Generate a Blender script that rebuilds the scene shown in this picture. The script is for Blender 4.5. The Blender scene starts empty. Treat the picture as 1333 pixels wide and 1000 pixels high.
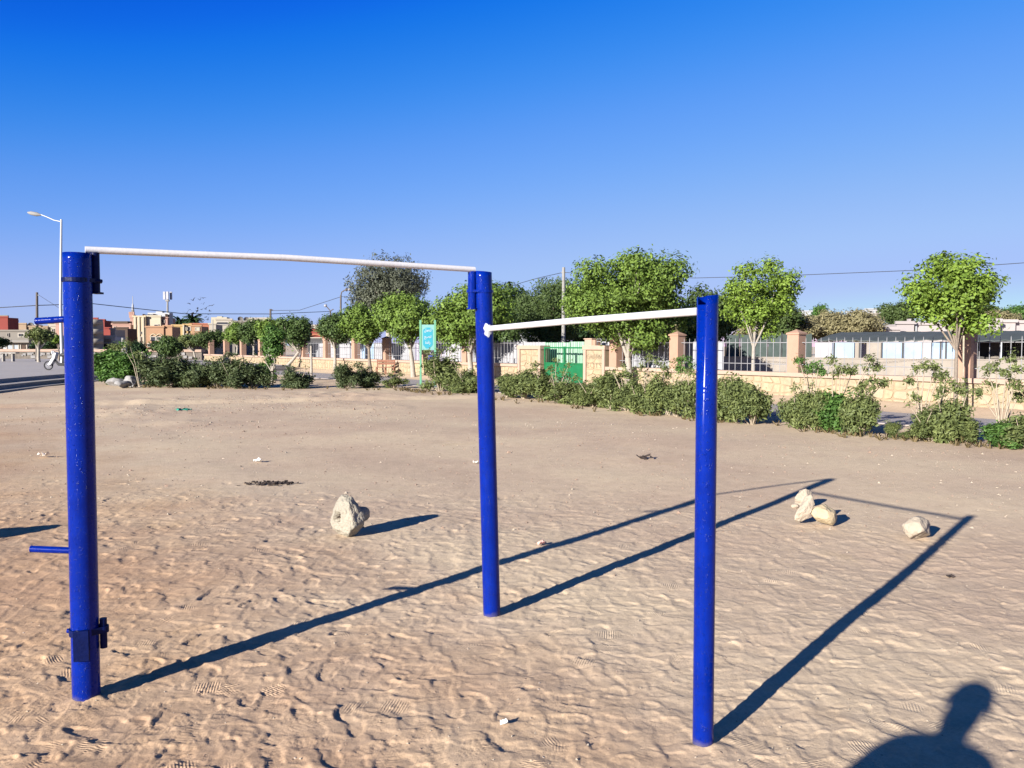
import bpy, bmesh, math, random
import numpy as np
from mathutils import Vector, Matrix, noise as mnoise

scene = bpy.context.scene
# ------------------------------------------------------------------ camera
EYE = 1.65
F_PX = 1040.0
PITCH = math.radians(2.75)
cam_data = bpy.data.cameras.new("camera")
cam = bpy.data.objects.new("camera", cam_data)
scene.collection.objects.link(cam)
cam.location = (0, 0, EYE)
cam.rotation_euler = (math.radians(90) - PITCH, math.radians(-0.12), 0)
cam_data.sensor_width = 36.0
cam_data.lens = 36.0 * F_PX / 1333.0
cam_data.clip_start = 0.05
cam_data.clip_end = 3000
scene.camera = cam
# ------------------------------------------------------------------ light
SUN_EL = math.radians(17.7)
SUN_AZ = math.radians(219.4)          # clockwise from +Y: low, behind the viewer's left shoulder
world = bpy.data.worlds.new("World")
scene.world = world
world.use_nodes = True
wn = world.node_tree
bg = wn.nodes["Background"]
sky = wn.nodes.new("ShaderNodeTexSky")
sky.sky_type = 'NISHITA'
sky.sun_disc = False
sky.sun_elevation = SUN_EL
sky.sun_rotation = SUN_AZ
sky.dust_density = 0.0
sky.ozone_density = 4.0
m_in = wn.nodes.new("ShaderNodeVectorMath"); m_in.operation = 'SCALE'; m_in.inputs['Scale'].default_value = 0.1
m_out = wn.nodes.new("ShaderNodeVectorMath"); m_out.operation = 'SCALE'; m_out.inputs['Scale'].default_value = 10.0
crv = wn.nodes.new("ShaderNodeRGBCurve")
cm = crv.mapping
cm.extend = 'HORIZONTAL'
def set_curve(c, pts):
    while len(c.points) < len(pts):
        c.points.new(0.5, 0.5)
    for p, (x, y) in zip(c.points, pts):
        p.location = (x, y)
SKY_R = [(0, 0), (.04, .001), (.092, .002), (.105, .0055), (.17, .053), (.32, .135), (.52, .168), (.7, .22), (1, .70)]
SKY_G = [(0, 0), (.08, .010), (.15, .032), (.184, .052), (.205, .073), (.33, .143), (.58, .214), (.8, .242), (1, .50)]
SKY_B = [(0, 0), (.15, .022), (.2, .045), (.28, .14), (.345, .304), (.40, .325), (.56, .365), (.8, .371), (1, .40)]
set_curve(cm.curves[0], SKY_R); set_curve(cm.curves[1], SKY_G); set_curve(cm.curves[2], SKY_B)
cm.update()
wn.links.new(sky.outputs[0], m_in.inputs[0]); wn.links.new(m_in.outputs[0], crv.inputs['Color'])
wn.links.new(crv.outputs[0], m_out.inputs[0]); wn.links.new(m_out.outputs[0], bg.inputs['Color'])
bg.inputs['Strength'].default_value = 0.1
sun_data = bpy.data.lights.new("sun", 'SUN')
sun_data.energy = 5.0
sun_data.angle = math.radians(0.53)
sun_data.color = (1.0, 0.94, 0.86)
sun = bpy.data.objects.new("sun", sun_data)
scene.collection.objects.link(sun)
SUN_DIR = Vector((math.sin(SUN_AZ) * math.cos(SUN_EL), math.cos(SUN_AZ) * math.cos(SUN_EL), math.sin(SUN_EL)))
sun.rotation_euler = SUN_DIR.to_track_quat('Z', 'Y').to_euler()
sun.location = (-20, -20, 20)
vs = scene.view_settings
vs.view_transform = 'Standard'; vs.look = 'None'; vs.exposure = 1.35; vs.gamma = 1.0; vs.use_curve_mapping = False
scene.cycles.max_bounces = 6
scene.cycles.transparent_max_bounces = 8

# ------------------------------------------------------------------ helpers
C = scene.collection
R = random.Random(7)
CP, SP = math.cos(PITCH), math.sin(PITCH)
def ray(px, py):
    rx = (px - 666.5) / F_PX; ry = -(py - 500) / F_PX
    return rx, CP + ry * SP, -SP + ry * CP
def G(px, py, z=0.0):
    """surveyed ground position of a point seen in the photograph"""
    x, y, dz = ray(px, py)
    k = (z - EYE) / dz
    return Vector((x * k, y * k, z))
def Q(px, py, Y):
    """surveyed position at a known distance Y"""
    x, y, dz = ray(px, py)
    k = Y / y
    return Vector((x * k, Y, EYE + dz * k))
def tag(o, label=None, cat=None, group=None, kind=None):
    if label: o['label'] = label
    if cat: o['category'] = cat
    if group: o['group'] = group
    if kind: o['kind'] = kind
    return o
def empty(name, loc, label, cat, group=None, rz=0):
    o = bpy.data.objects.new(name, None); C.objects.link(o)
    o.location = loc; o.rotation_euler = (0, 0, rz); o.empty_display_size = .2
    return tag(o, label, cat, group)
def link(name, me, parent=None, loc=None):
    o = bpy.data.objects.new(name, me); C.objects.link(o)
    if parent is not None: o.parent = parent
    if loc is not None: o.location = loc
    return o
class MB:
    def __init__(s): s.v = []; s.f = []; s.sm = []; s.mi = []
    def add(s, vs_, fs, smooth=False, mi=0):
        n = len(s.v); s.v += [tuple(v) for v in vs_]
        for f in fs: s.f.append(tuple(i + n for i in f)); s.sm.append(smooth); s.mi.append(mi)
    def box(s, a, b, M=None, mi=0, jit=0):
        x0, y0, z0 = a; x1, y1, z1 = b
        vv = [Vector(p) for p in ((x0,y0,z0),(x1,y0,z0),(x1,y1,z0),(x0,y1,z0),(x0,y0,z1),(x1,y0,z1),(x1,y1,z1),(x0,y1,z1))]
        if jit: vv = [v + Vector((R.uniform(-jit, jit), R.uniform(-jit, jit), R.uniform(-jit, jit))) for v in vv]
        if M is not None: vv = [M @ v for v in vv]
        s.add(vv, [(0,3,2,1),(4,5,6,7),(0,1,5,4),(1,2,6,5),(2,3,7,6),(3,0,4,7)], False, mi)
    def tube(s, pts, rad, n=8, cap=True, mi=0, smooth=True):
        pts = [Vector(p) for p in pts]
        if not hasattr(rad, '__len__'): rad = [rad] * len(pts)
        vv = []; prev = None
        for i, p in enumerate(pts):
            t = (pts[min(i+1, len(pts)-1)] - pts[max(i-1, 0)])
            if t.length < 1e-9: t = Vector((0,0,1))
            t.normalize()
            if prev is None:
                a = Vector((0,0,1)) if abs(t.z) < .9 else Vector((1,0,0))
                u = t.cross(a).normalized()
            else:
                u = (prev - t * prev.dot(t)).normalized()
            prev = u; w = t.cross(u)
            for k in range(n):
                an = 2*math.pi*k/n
                vv.append(p + (u*math.cos(an) + w*math.sin(an)) * rad[i])
        ff = []
        for i in range(len(pts)-1):
            for k in range(n):
                k2 = (k+1) % n
                ff.append((i*n+k, i*n+k2, (i+1)*n+k2, (i+1)*n+k))
        s.add(vv, ff, smooth, mi)
        if cap:
            m = (len(pts)-1)*n
            s.add([vv[k] for k in range(n)], [tuple(range(n))[::-1]], False, mi)
            s.add([vv[m+k] for k in range(n)], [tuple(range(n))], False, mi)
    def lathe(s, prof, n=16, M=None, mi=0, smooth=True):
        vv = []
        for r, z in prof:
            for k in range(n):
                a = 2*math.pi*k/n; v = Vector((r*math.cos(a), r*math.sin(a), z))
                vv.append(M @ v if M is not None else v)
        ff = []
        for i in range(len(prof)-1):
            for k in range(n):
                k2 = (k+1) % n; ff.append((i*n+k, i*n+k2, (i+1)*n+k2, (i+1)*n+k))
        s.add(vv, ff, smooth, mi)
    def prism(s, poly, z0, z1, M=None, mi=0):
        n = len(poly)
        vv = [Vector((x, y, z0)) for x, y in poly] + [Vector((x, y, z1)) for x, y in poly]
        if M is not None: vv = [M @ v for v in vv]
        s.add(vv, [tuple(range(n))[::-1], tuple(range(n, 2*n))] + [(i, (i+1) % n, n+(i+1) % n, n+i) for i in range(n)], False, mi)
    def mesh(s, name, mats):
        me = bpy.data.meshes.new(name); me.from_pydata(s.v, [], s.f)
        me.polygons.foreach_set('use_smooth', s.sm); me.polygons.foreach_set('material_index', s.mi)
        for m in (mats if isinstance(mats, (list, tuple)) else [mats]): me.materials.append(m)
        me.update(); return me
    def build(s, name, mats, parent=None, loc=None):
        return link(name, s.mesh(name, mats), parent, loc)

# ------------------------------------------------------------------ materials
def new_mat(name):
    m = bpy.data.materials.new(name); m.use_nodes = True
    return m, m.node_tree, m.node_tree.nodes['Principled BSDF']
def mat(name, col, rough=.8, var=.15, scale=6.0, bump=.0, bscale=None, metal=0.0, spec=None, dirt=None, dirt_amt=.4, dist=.01):
    """procedural surface: colour broken up by two noise octaves, optional dirt blotches and fine relief"""
    m, nt, b = new_mat(name)
    N = nt.nodes; L = nt.links
    tc = N.new('ShaderNodeTexCoord')
    n1 = N.new('ShaderNodeTexNoise'); n1.inputs['Scale'].default_value = scale; n1.inputs['Detail'].default_value = 8; n1.inputs['Roughness'].default_value = .65
    L.new(tc.outputs['Object'], n1.inputs['Vector'])
    r = N.new('ShaderNodeValToRGB'); r.color_ramp.elements[0].position = .3; r.color_ramp.elements[1].position = .7
    c = Vector(col)
    r.color_ramp.elements[0].color = (*(c * (1 - var)), 1); r.color_ramp.elements[1].color = (*[min(1, x) for x in c * (1 + var)], 1)
    L.new(n1.outputs[0], r.inputs[0]); out = r.outputs[0]
    if dirt is not None:
        n2 = N.new('ShaderNodeTexNoise'); n2.inputs['Scale'].default_value = scale * .35; n2.inputs['Detail'].default_value = 10; n2.inputs['Roughness'].default_value = .75
        L.new(tc.outputs['Object'], n2.inputs['Vector'])
        r2 = N.new('ShaderNodeValToRGB'); r2.color_ramp.elements[0].position = .48; r2.color_ramp.elements[1].position = .68
        r2.color_ramp.elements[0].color = (0,0,0,1); r2.color_ramp.elements[1].color = (dirt_amt,)*3 + (1,)
        L.new(n2.outputs[0], r2.inputs[0])
        mx = N.new('ShaderNodeMix'); mx.data_type = 'RGBA'
        L.new(r2.outputs[0], mx.inputs['Factor']); L.new(out, mx.inputs['A']); mx.inputs['B'].default_value = (*dirt, 1)
        out = mx.outputs['Result']
    L.new(out, b.inputs['Base Color'])
    b.inputs['Roughness'].default_value = rough; b.inputs['Metallic'].default_value = metal
    if spec is not None: b.inputs['Specular IOR Level'].default_value = spec
    if bump:
        n3 = N.new('ShaderNodeTexNoise'); n3.inputs['Scale'].default_value = bscale or scale * 6; n3.inputs['Detail'].default_value = 6
        L.new(tc.outputs['Object'], n3.inputs['Vector'])
        bp = N.new('ShaderNodeBump'); bp.inputs['Strength'].default_value = bump; bp.inputs['Distance'].default_value = dist
        L.new(n3.outputs[0], bp.inputs['Height']); L.new(bp.outputs[0], b.inputs['Normal'])
    return m
def leaf_mat(name, dark, light, trans=.25, rough=.55):
    m, nt, b = new_mat(name); N = nt.nodes; L = nt.links
    g = N.new('ShaderNodeNewGeometry'); tc = N.new('ShaderNodeTexCoord')
    n1 = N.new('ShaderNodeTexNoise'); n1.inputs['Scale'].default_value = 2.6; n1.inputs['Detail'].default_value = 5; n1.inputs['Roughness'].default_value = .7
    L.new(tc.outputs['Object'], n1.inputs['Vector'])
    ad = N.new('ShaderNodeMath'); ad.operation = 'MULTIPLY_ADD'; ad.inputs[1].default_value = .30
    L.new(g.outputs['Random Per Island'], ad.inputs[0])
    sb = N.new('ShaderNodeMath'); sb.operation = 'SUBTRACT'; sb.inputs[1].default_value = .12
    L.new(n1.outputs[0], sb.inputs[0]); L.new(sb.outputs[0], ad.inputs[2])
    r = N.new('ShaderNodeValToRGB'); r.color_ramp.elements[0].color = (*dark, 1); r.color_ramp.elements[1].color = (*light, 1)
    r.color_ramp.elements[0].position = .1; r.color_ramp.elements[1].position = .8
    L.new(ad.outputs[0], r.inputs[0])
    L.new(r.outputs[0], b.inputs['Base Color']); b.inputs['Roughness'].default_value = rough
    b.inputs['Specular IOR Level'].default_value = .18
    tr = N.new('ShaderNodeBsdfTranslucent')
    hs = N.new('ShaderNodeHueSaturation'); hs.inputs['Saturation'].default_value = 1.15; hs.inputs['Value'].default_value = 1.3
    L.new(r.outputs[0], hs.inputs['Color']); L.new(hs.outputs[0], tr.inputs['Color'])
    ms = N.new('ShaderNodeMixShader'); ms.inputs[0].default_value = trans
    out = N['Material Output']
    L.new(b.outputs[0], ms.inputs[1]); L.new(tr.outputs[0], ms.inputs[2]); L.new(ms.outputs[0], out.inputs['Surface'])
    return m

def sand_material():
    m, nt, b = new_mat('sandy_ground'); N = nt.nodes; L = nt.links
    tc = N.new('ShaderNodeTexCoord'); P = tc.outputs['Object']
    def nz(scale, det=6, ro=.6, vec=P):
        n = N.new('ShaderNodeTexNoise'); n.inputs['Scale'].default_value = scale; n.inputs['Detail'].default_value = det; n.inputs['Roughness'].default_value = ro
        L.new(vec, n.inputs['Vector']); return n.outputs[0]
    def ramp(x, stops):
        r = N.new('ShaderNodeValToRGB')
        while len(r.color_ramp.elements) < len(stops): r.color_ramp.elements.new(.5)
        for e, (p, c) in zip(r.color_ramp.elements, stops): e.position = p; e.color = (*c, 1) if len(c) == 3 else c
        L.new(x, r.inputs[0]); return r.outputs[0]
    def mix(f, a, bb, mode='MIX', fac=1.0):
        mx = N.new('ShaderNodeMix'); mx.data_type = 'RGBA'; mx.blend_type = mode
        if f is None: mx.inputs['Factor'].default_value = fac
        else: L.new(f, mx.inputs['Factor'])
        L.new(a, mx.inputs['A']); L.new(bb, mx.inputs['B']); return mx.outputs['Result']
    pink = (.475, .358, .254); tan = (.555, .440, .302); ochre = (.55, .415, .232); grey = (.37, .28, .20)
    base = ramp(nz(.28, 5, .6), [(.40, pink), (.5, (.52, .403, .282)), (.60, tan)])
    och = ramp(nz(.5, 6, .65), [(.62, (0,0,0)), (.76, (.6,.6,.6))])
    rgb = N.new('ShaderNodeRGB'); rgb.outputs[0].default_value = (*ochre, 1)
    base = mix(och, base, rgb.outputs[0])
    dk = ramp(nz(.9, 9, .75), [(.55, (0,0,0)), (.75, (.55,.55,.55))])
    rg2 = N.new('ShaderNodeRGB'); rg2.outputs[0].default_value = (*grey, 1)
    base = mix(dk, base, rg2.outputs[0])
    fine = ramp(nz(45, 8, .8), [(.25, (.78,.78,.78)), (.75, (1.15,1.15,1.15))])
    base = mix(None, base, fine, 'MULTIPLY')
    mid = ramp(nz(6, 8, .7), [(.3, (.88,.87,.86)), (.7, (1.08,1.08,1.08))])
    base = mix(None, base, mid, 'MULTIPLY')
    # browner sand to the near left, with exposure fall-off painted into its colour
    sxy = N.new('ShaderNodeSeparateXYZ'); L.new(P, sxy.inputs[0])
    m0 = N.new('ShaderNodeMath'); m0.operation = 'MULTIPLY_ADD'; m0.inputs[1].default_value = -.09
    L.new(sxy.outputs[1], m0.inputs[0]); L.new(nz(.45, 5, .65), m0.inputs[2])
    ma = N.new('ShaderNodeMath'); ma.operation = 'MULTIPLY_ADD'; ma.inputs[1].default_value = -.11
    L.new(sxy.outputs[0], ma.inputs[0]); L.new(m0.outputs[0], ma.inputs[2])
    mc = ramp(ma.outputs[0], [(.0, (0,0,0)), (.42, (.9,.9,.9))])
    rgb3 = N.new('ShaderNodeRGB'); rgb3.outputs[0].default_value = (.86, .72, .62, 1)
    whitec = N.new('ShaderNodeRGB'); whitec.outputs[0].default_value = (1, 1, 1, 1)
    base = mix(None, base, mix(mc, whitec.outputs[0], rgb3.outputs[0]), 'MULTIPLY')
    # pebbles and dark crumbs, seen as specks
    v = N.new('ShaderNodeTexVoronoi'); v.inputs['Scale'].default_value = 14; v.inputs['Randomness'].default_value = 1
    L.new(P, v.inputs['Vector'])
    spk = ramp(v.outputs['Distance'], [(.05, (1,1,1)), (.10, (0,0,0))])
    sel = N.new('ShaderNodeSeparateColor'); L.new(v.outputs['Color'], sel.inputs[0])
    s1 = ramp(sel.outputs[0], [(.80, (0,0,0)), (.82, (.85,.85,.85))])
    mk = mix(None, spk, s1, 'MULTIPLY')
    pc = ramp(sel.outputs[1], [(.35, (.16,.11,.085)), (.55, (.26,.19,.15)), (.6, (.55,.45,.36)), (1, (.62,.53,.43))])
    base = mix(mk, base, pc)
    L.new(base, b.inputs['Base Color']); b.inputs['Roughness'].default_value = .95
    b.inputs['Specular IOR Level'].default_value = .15
    # relief: grain + crumbs
    a1 = N.new('ShaderNodeMath'); a1.operation = 'MULTIPLY'; a1.inputs[1].default_value = .35
    L.new(nz(160, 4, .7), a1.inputs[0])
    a2 = N.new('ShaderNodeMath'); a2.operation = 'MULTIPLY_ADD'; a2.inputs[1].default_value = 1.2
    L.new(nz(28, 6, .65), a2.inputs[0]); L.new(a1.outputs[0], a2.inputs[2])
    a3 = N.new('ShaderNodeMath'); a3.operation = 'MULTIPLY_ADD'; a3.inputs[1].default_value = .8
    L.new(mk, a3.inputs[0]); L.new(a2.outputs[0], a3.inputs[2])
    # sole treads pressed into patches of sand, each patch turned its own way
    vt = N.new('ShaderNodeTexVoronoi'); vt.inputs['Scale'].default_value = 5.5; L.new(P, vt.inputs['Vector'])
    sc = N.new('ShaderNodeSeparateColor'); L.new(vt.outputs['Color'], sc.inputs[0])
    an = N.new('ShaderNodeMath'); an.operation = 'MULTIPLY'; an.inputs[1].default_value = 3.1; L.new(sc.outputs[0], an.inputs[0])
    vr = N.new('ShaderNodeVectorRotate'); vr.rotation_type = 'Z_AXIS'; L.new(P, vr.inputs['Vector']); L.new(an.outputs[0], vr.inputs['Angle'])
    wv = N.new('ShaderNodeTexWave'); wv.inputs['Scale'].default_value = 24; wv.inputs['Distortion'].default_value = 1.2; wv.inputs['Detail'].default_value = 1
    L.new(vr.outputs[0], wv.inputs['Vector'])
    pick = ramp(sc.outputs[1], [(.60, (0,0,0)), (.62, (1,1,1))])
    rad_ = ramp(vt.outputs['Distance'], [(.28, (1,1,1)), (.42, (0,0,0))])
    tm = mix(None, mix(None, wv.outputs['Color'], pick, 'MULTIPLY'), rad_, 'MULTIPLY')
    a4 = N.new('ShaderNodeMath'); a4.operation = 'MULTIPLY_ADD'; a4.inputs[1].default_value = .42
    L.new(tm, a4.inputs[0]); L.new(a3.outputs[0], a4.inputs[2]); a3 = a4
    bp = N.new('ShaderNodeBump'); bp.inputs['Strength'].default_value = .75; bp.inputs['Distance'].default_value = .0048
    L.new(a3.outputs[0], bp.inputs['Height']); L.new(bp.outputs[0], b.inputs['Normal'])
    return m
M_SAND = sand_material()

def blue_paint():
    m, nt, b = new_mat('blue_gloss_paint'); N = nt.nodes; L = nt.links
    tc = N.new('ShaderNodeTexCoord')
    n = N.new('ShaderNodeTexNoise'); n.inputs['Scale'].default_value = 9; n.inputs['Detail'].default_value = 7; n.inputs['Roughness'].default_value = .7
    L.new(tc.outputs['Object'], n.inputs['Vector'])
    r = N.new('ShaderNodeValToRGB'); r.color_ramp.elements[0].position = .3; r.color_ramp.elements[1].position = .72
    r.color_ramp.elements[0].color = (.0004, .009, .135, 1); r.color_ramp.elements[1].color = (.0006, .015, .205, 1)
    L.new(n.outputs[0], r.inputs[0])
    # chipped specks of bare metal
    v = N.new('ShaderNodeTexNoise'); v.inputs['Scale'].default_value = 55; v.inputs['Detail'].default_value = 5
    L.new(tc.outputs['Object'], v.inputs['Vector'])
    r2 = N.new('ShaderNodeValToRGB'); r2.color_ramp.elements[0].position = .84; r2.color_ramp.elements[1].position = .9
    L.new(v.outputs[0], r2.inputs[0])
    mx = N.new('ShaderNodeMix'); mx.data_type = 'RGBA'; mx.inputs['B'].default_value = (.35, .4, .5, 1)
    L.new(r2.outputs[0], mx.inputs['Factor']); L.new(r.outputs[0], mx.inputs['A'])
    # sand dusted on to the foot of the post
    sx = N.new('ShaderNodeSeparateXYZ'); L.new(tc.outputs['Object'], sx.inputs[0])
    zz = N.new('ShaderNodeMath'); zz.operation = 'MULTIPLY_ADD'; zz.inputs[1].default_value = .10
    L.new(n.outputs[0], zz.inputs[0]); L.new(sx.outputs[2], zz.inputs[2])
    r3 = N.new('ShaderNodeValToRGB'); r3.color_ramp.elements[0].position = .05; r3.color_ramp.elements[0].color = (.75,)*3 + (1,)
    r3.color_ramp.elements[1].position = .085; r3.color_ramp.elements[1].color = (0,0,0,1)
    L.new(zz.outputs[0], r3.inputs[0])
    mx2 = N.new('ShaderNodeMix'); mx2.data_type = 'RGBA'; mx2.inputs['B'].default_value = (.10, .085, .085, 1)
    L.new(r3.outputs[0], mx2.inputs['Factor']); L.new(mx.outputs['Result'], mx2.inputs['A'])
    L.new(mx2.outputs['Result'], b.inputs['Base Color'])
    b.inputs['Roughness'].default_value = .17
    b.inputs['Specular IOR Level'].default_value = .16
    n3 = N.new('ShaderNodeTexNoise'); n3.inputs['Scale'].default_value = 95; n3.inputs['Detail'].default_value = 5
    L.new(tc.outputs['Object'], n3.inputs['Vector'])
    spk = N.new('ShaderNodeMapRange'); spk.inputs['From Min'].default_value = .58; spk.inputs['From Max'].default_value = .74
    L.new(n3.outputs[0], spk.inputs['Value'])
    bp = N.new('ShaderNodeBump'); bp.inputs['Strength'].default_value = .9; bp.inputs['Distance'].default_value = .0028
    L.new(spk.outputs[0], bp.inputs['Height']); L.new(bp.outputs[0], b.inputs['Normal'])
    return m
M_BLUE = blue_paint()
M_WHITE = mat('white_bar_paint', (0.546, 0.546, 0.553), .35, .05, 12, .3, 60, dirt=(.5, .46, .42), dirt_amt=.35, dist=.003)
M_DARKBLUE = mat('dark_blue_steel', (.001, .005, .045), .45, .3, 20, .4, 80, dist=.004, spec=.12)
M_WELD = mat('white_weld_splash', (0.450, 0.468, 0.492), .5, .08, 30, .5, 60, dist=.004)
M_ASPH = mat('worn_path_asphalt', (0.257, 0.236, 0.236), .9, .12, 2.0, .5, 60, dirt=(.36, .28, .22), dirt_amt=.7)
M_PLAZA = mat('plaza_concrete', (0.315, 0.289, 0.273), .9, .10, 1.2, .4, 50, dirt=(.36, .30, .25), dirt_amt=.5)
M_KERB = mat('kerb_concrete', (.26, .24, .215), .9, .2, 4, .5, 30, dirt=(.3, .25, .2), dirt_amt=.4)
M_WALLCREAM = mat('cream_mortar', (.25, .19, .12), .92, .10, 3, .5, 30, dirt=(.42, .27, .16), dirt_amt=.35)
M_STONE = mat('yellow_facing_stone', (.27, .215, .140), .9, .26, 5, .6, 25, dirt=(.50, .32, .17), dirt_amt=.45)
M_STONE2 = mat('pale_facing_stone', (0.294, 0.239, 0.160), .9, .12, 5, .6, 25)
M_SALMON = mat('salmon_render', (.29, .178, .125), .9, .07, 3, .3, 30, dirt=(.42, .24, .16), dirt_amt=.35)
M_SALMONCAP = mat('pink_cap_render', (.31, .222, .170), .9, .07, 3, .3, 30, dirt=(.46, .30, .22), dirt_amt=.4)
M_RAIL = mat('grey_rail_paint', (.24, .24, .25), .55, .2, 5, metal=.2)
M_DARKRAIL = mat('dark_rail_paint', (.06, .06, .07), .55, .2, 5, metal=.2)
M_GREEN = mat('green_gate_paint', (.004, .105, .036), .45, .12, 4, .2, 40)
M_GREEN2 = mat('dark_green_paint', (.006, .09, .045), .5, .15, 4)
M_WPANEL = mat('white_sheet', (.25, .25, .265), .6, .05, 1.5, dirt=(.5, .48, .5), dirt_amt=.3)
M_LILAC = mat('lilac_sheet', (0.275, 0.260, 0.330), .6, .06, 1.5)
M_BLUEPANEL = mat('pale_blue_wall', (0.200, 0.280, 0.380), .8, .05, 1.0, dirt=(.55, .6, .68), dirt_amt=.3)
M_MINT = mat('mint_sheet', (0.210, 0.340, 0.240), .6, .06, 1.5)
M_LOWWALL = mat('pale_low_wall', (0.212, 0.187, 0.157), .9, .07, 1.5, dirt=(.4, .34, .28), dirt_amt=.4)
M_NET = mat('dark_shade_net', (.035, .05, .045), .9, .25, 2.0, .4, 40)
M_ROOFNET = mat('grey_green_canopy', (.045, .055, .053), .85, .2, 1.0, .3, 20)
M_WB = mat('pinkish_white_render', (0.289, 0.259, 0.251), .85, .04, .6, dirt=(.6, .52, .48), dirt_amt=.25)
M_DARK = mat('dark_opening', (.015, .014, .015), .6, .3, 3)
M_BARK = mat('grey_brown_bark', (0.182, 0.147, 0.115), .95, .25, 9, .8, 40, dist=.02)
M_PALEBARK = mat('pale_bark', (0.282, 0.252, 0.210), .95, .2, 9, .8, 40, dist=.02)
M_STEM = mat('dry_stem', (.30, .25, .185), .95, .2, 15)
M_ROCK = mat('pale_limestone', (.31, .262, .20), .95, .14, 9, .8, 35, dirt=(.42, .33, .25), dirt_amt=.5, dist=.02)
M_ROCKY = mat('yellow_limestone', (0.365, 0.295, 0.183), .95, .14, 9, .8, 35, dirt=(.42, .33, .22), dirt_amt=.4, dist=.02)
M_CONC = mat('rough_cement', (.26, .235, .185), .95, .14, 14, 1.0, 50, dirt=(.38, .32, .25), dirt_amt=.5, dist=.02)
M_GREYROCK = mat('grey_rock', (0.204, 0.198, 0.192), .95, .2, 5, .8, 20)
M_CHAR = mat('charred_debris', (.035, .024, .02), .95, .5, 30, .8, 60)
M_STEELW = mat('galvanised_pole', (0.372, 0.384, 0.396), .45, .06, 3, metal=.3)
M_POLE = mat('concrete_pole', (0.210, 0.203, 0.189), .9, .12, 3)
M_WOODPOLE = mat('dark_wood_pole', (.09, .075, .065), .9, .2, 3)
M_BLACK = mat('black_rubber', (.018, .018, .02), .7, .2, 10)
M_SIGN = mat('turquoise_board', (.004, .20, .27), .5, .04, 3)
M_SIGNP = mat('pale_aqua_board', (.12, .28, .26), .5, .04, 3)
M_SIGNG = mat('mint_post_paint', (.08, .24, .14), .5, .08, 4)
M_SIGNW = mat('white_lettering', (.36, .37, .38), .5, .02, 3)
L_FICUS = leaf_mat('ficus_leaf', (.016, .042, .009), (.165, .245, .045), .14)
L_FICUSD = leaf_mat('dark_ficus_leaf', (.010, .028, .010), (.085, .130, .036), .10)
L_BRIGHT = leaf_mat('bright_leaf', (.03, .07, .010), (.20, .29, .045), .17)
L_EUC = leaf_mat('eucalyptus_leaf', (.040, .050, .036), (.115, .125, .085), .18)
L_PEPPER = leaf_mat('pepper_tree_leaf', (.022, .045, .016), (.085, .120, .036), .2)
L_OLIVE = leaf_mat('olive_brush_leaf', (.09, .085, .045), (.25, .22, .115), .2)
L_OLEA = leaf_mat('oleander_leaf', (.030, .050, .022), (.165, .195, .064), .18)
L_OLED = leaf_mat('dark_oleander_leaf', (.020, .040, .018), (.105, .130, .055), .15)
L_GREENBUSH = leaf_mat('green_bush_leaf', (.022, .065, .018), (.11, .20, .045), .25)
L_DARK = leaf_mat('dark_evergreen_leaf', (.008, .022, .010), (.035, .065, .022), .1)

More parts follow.
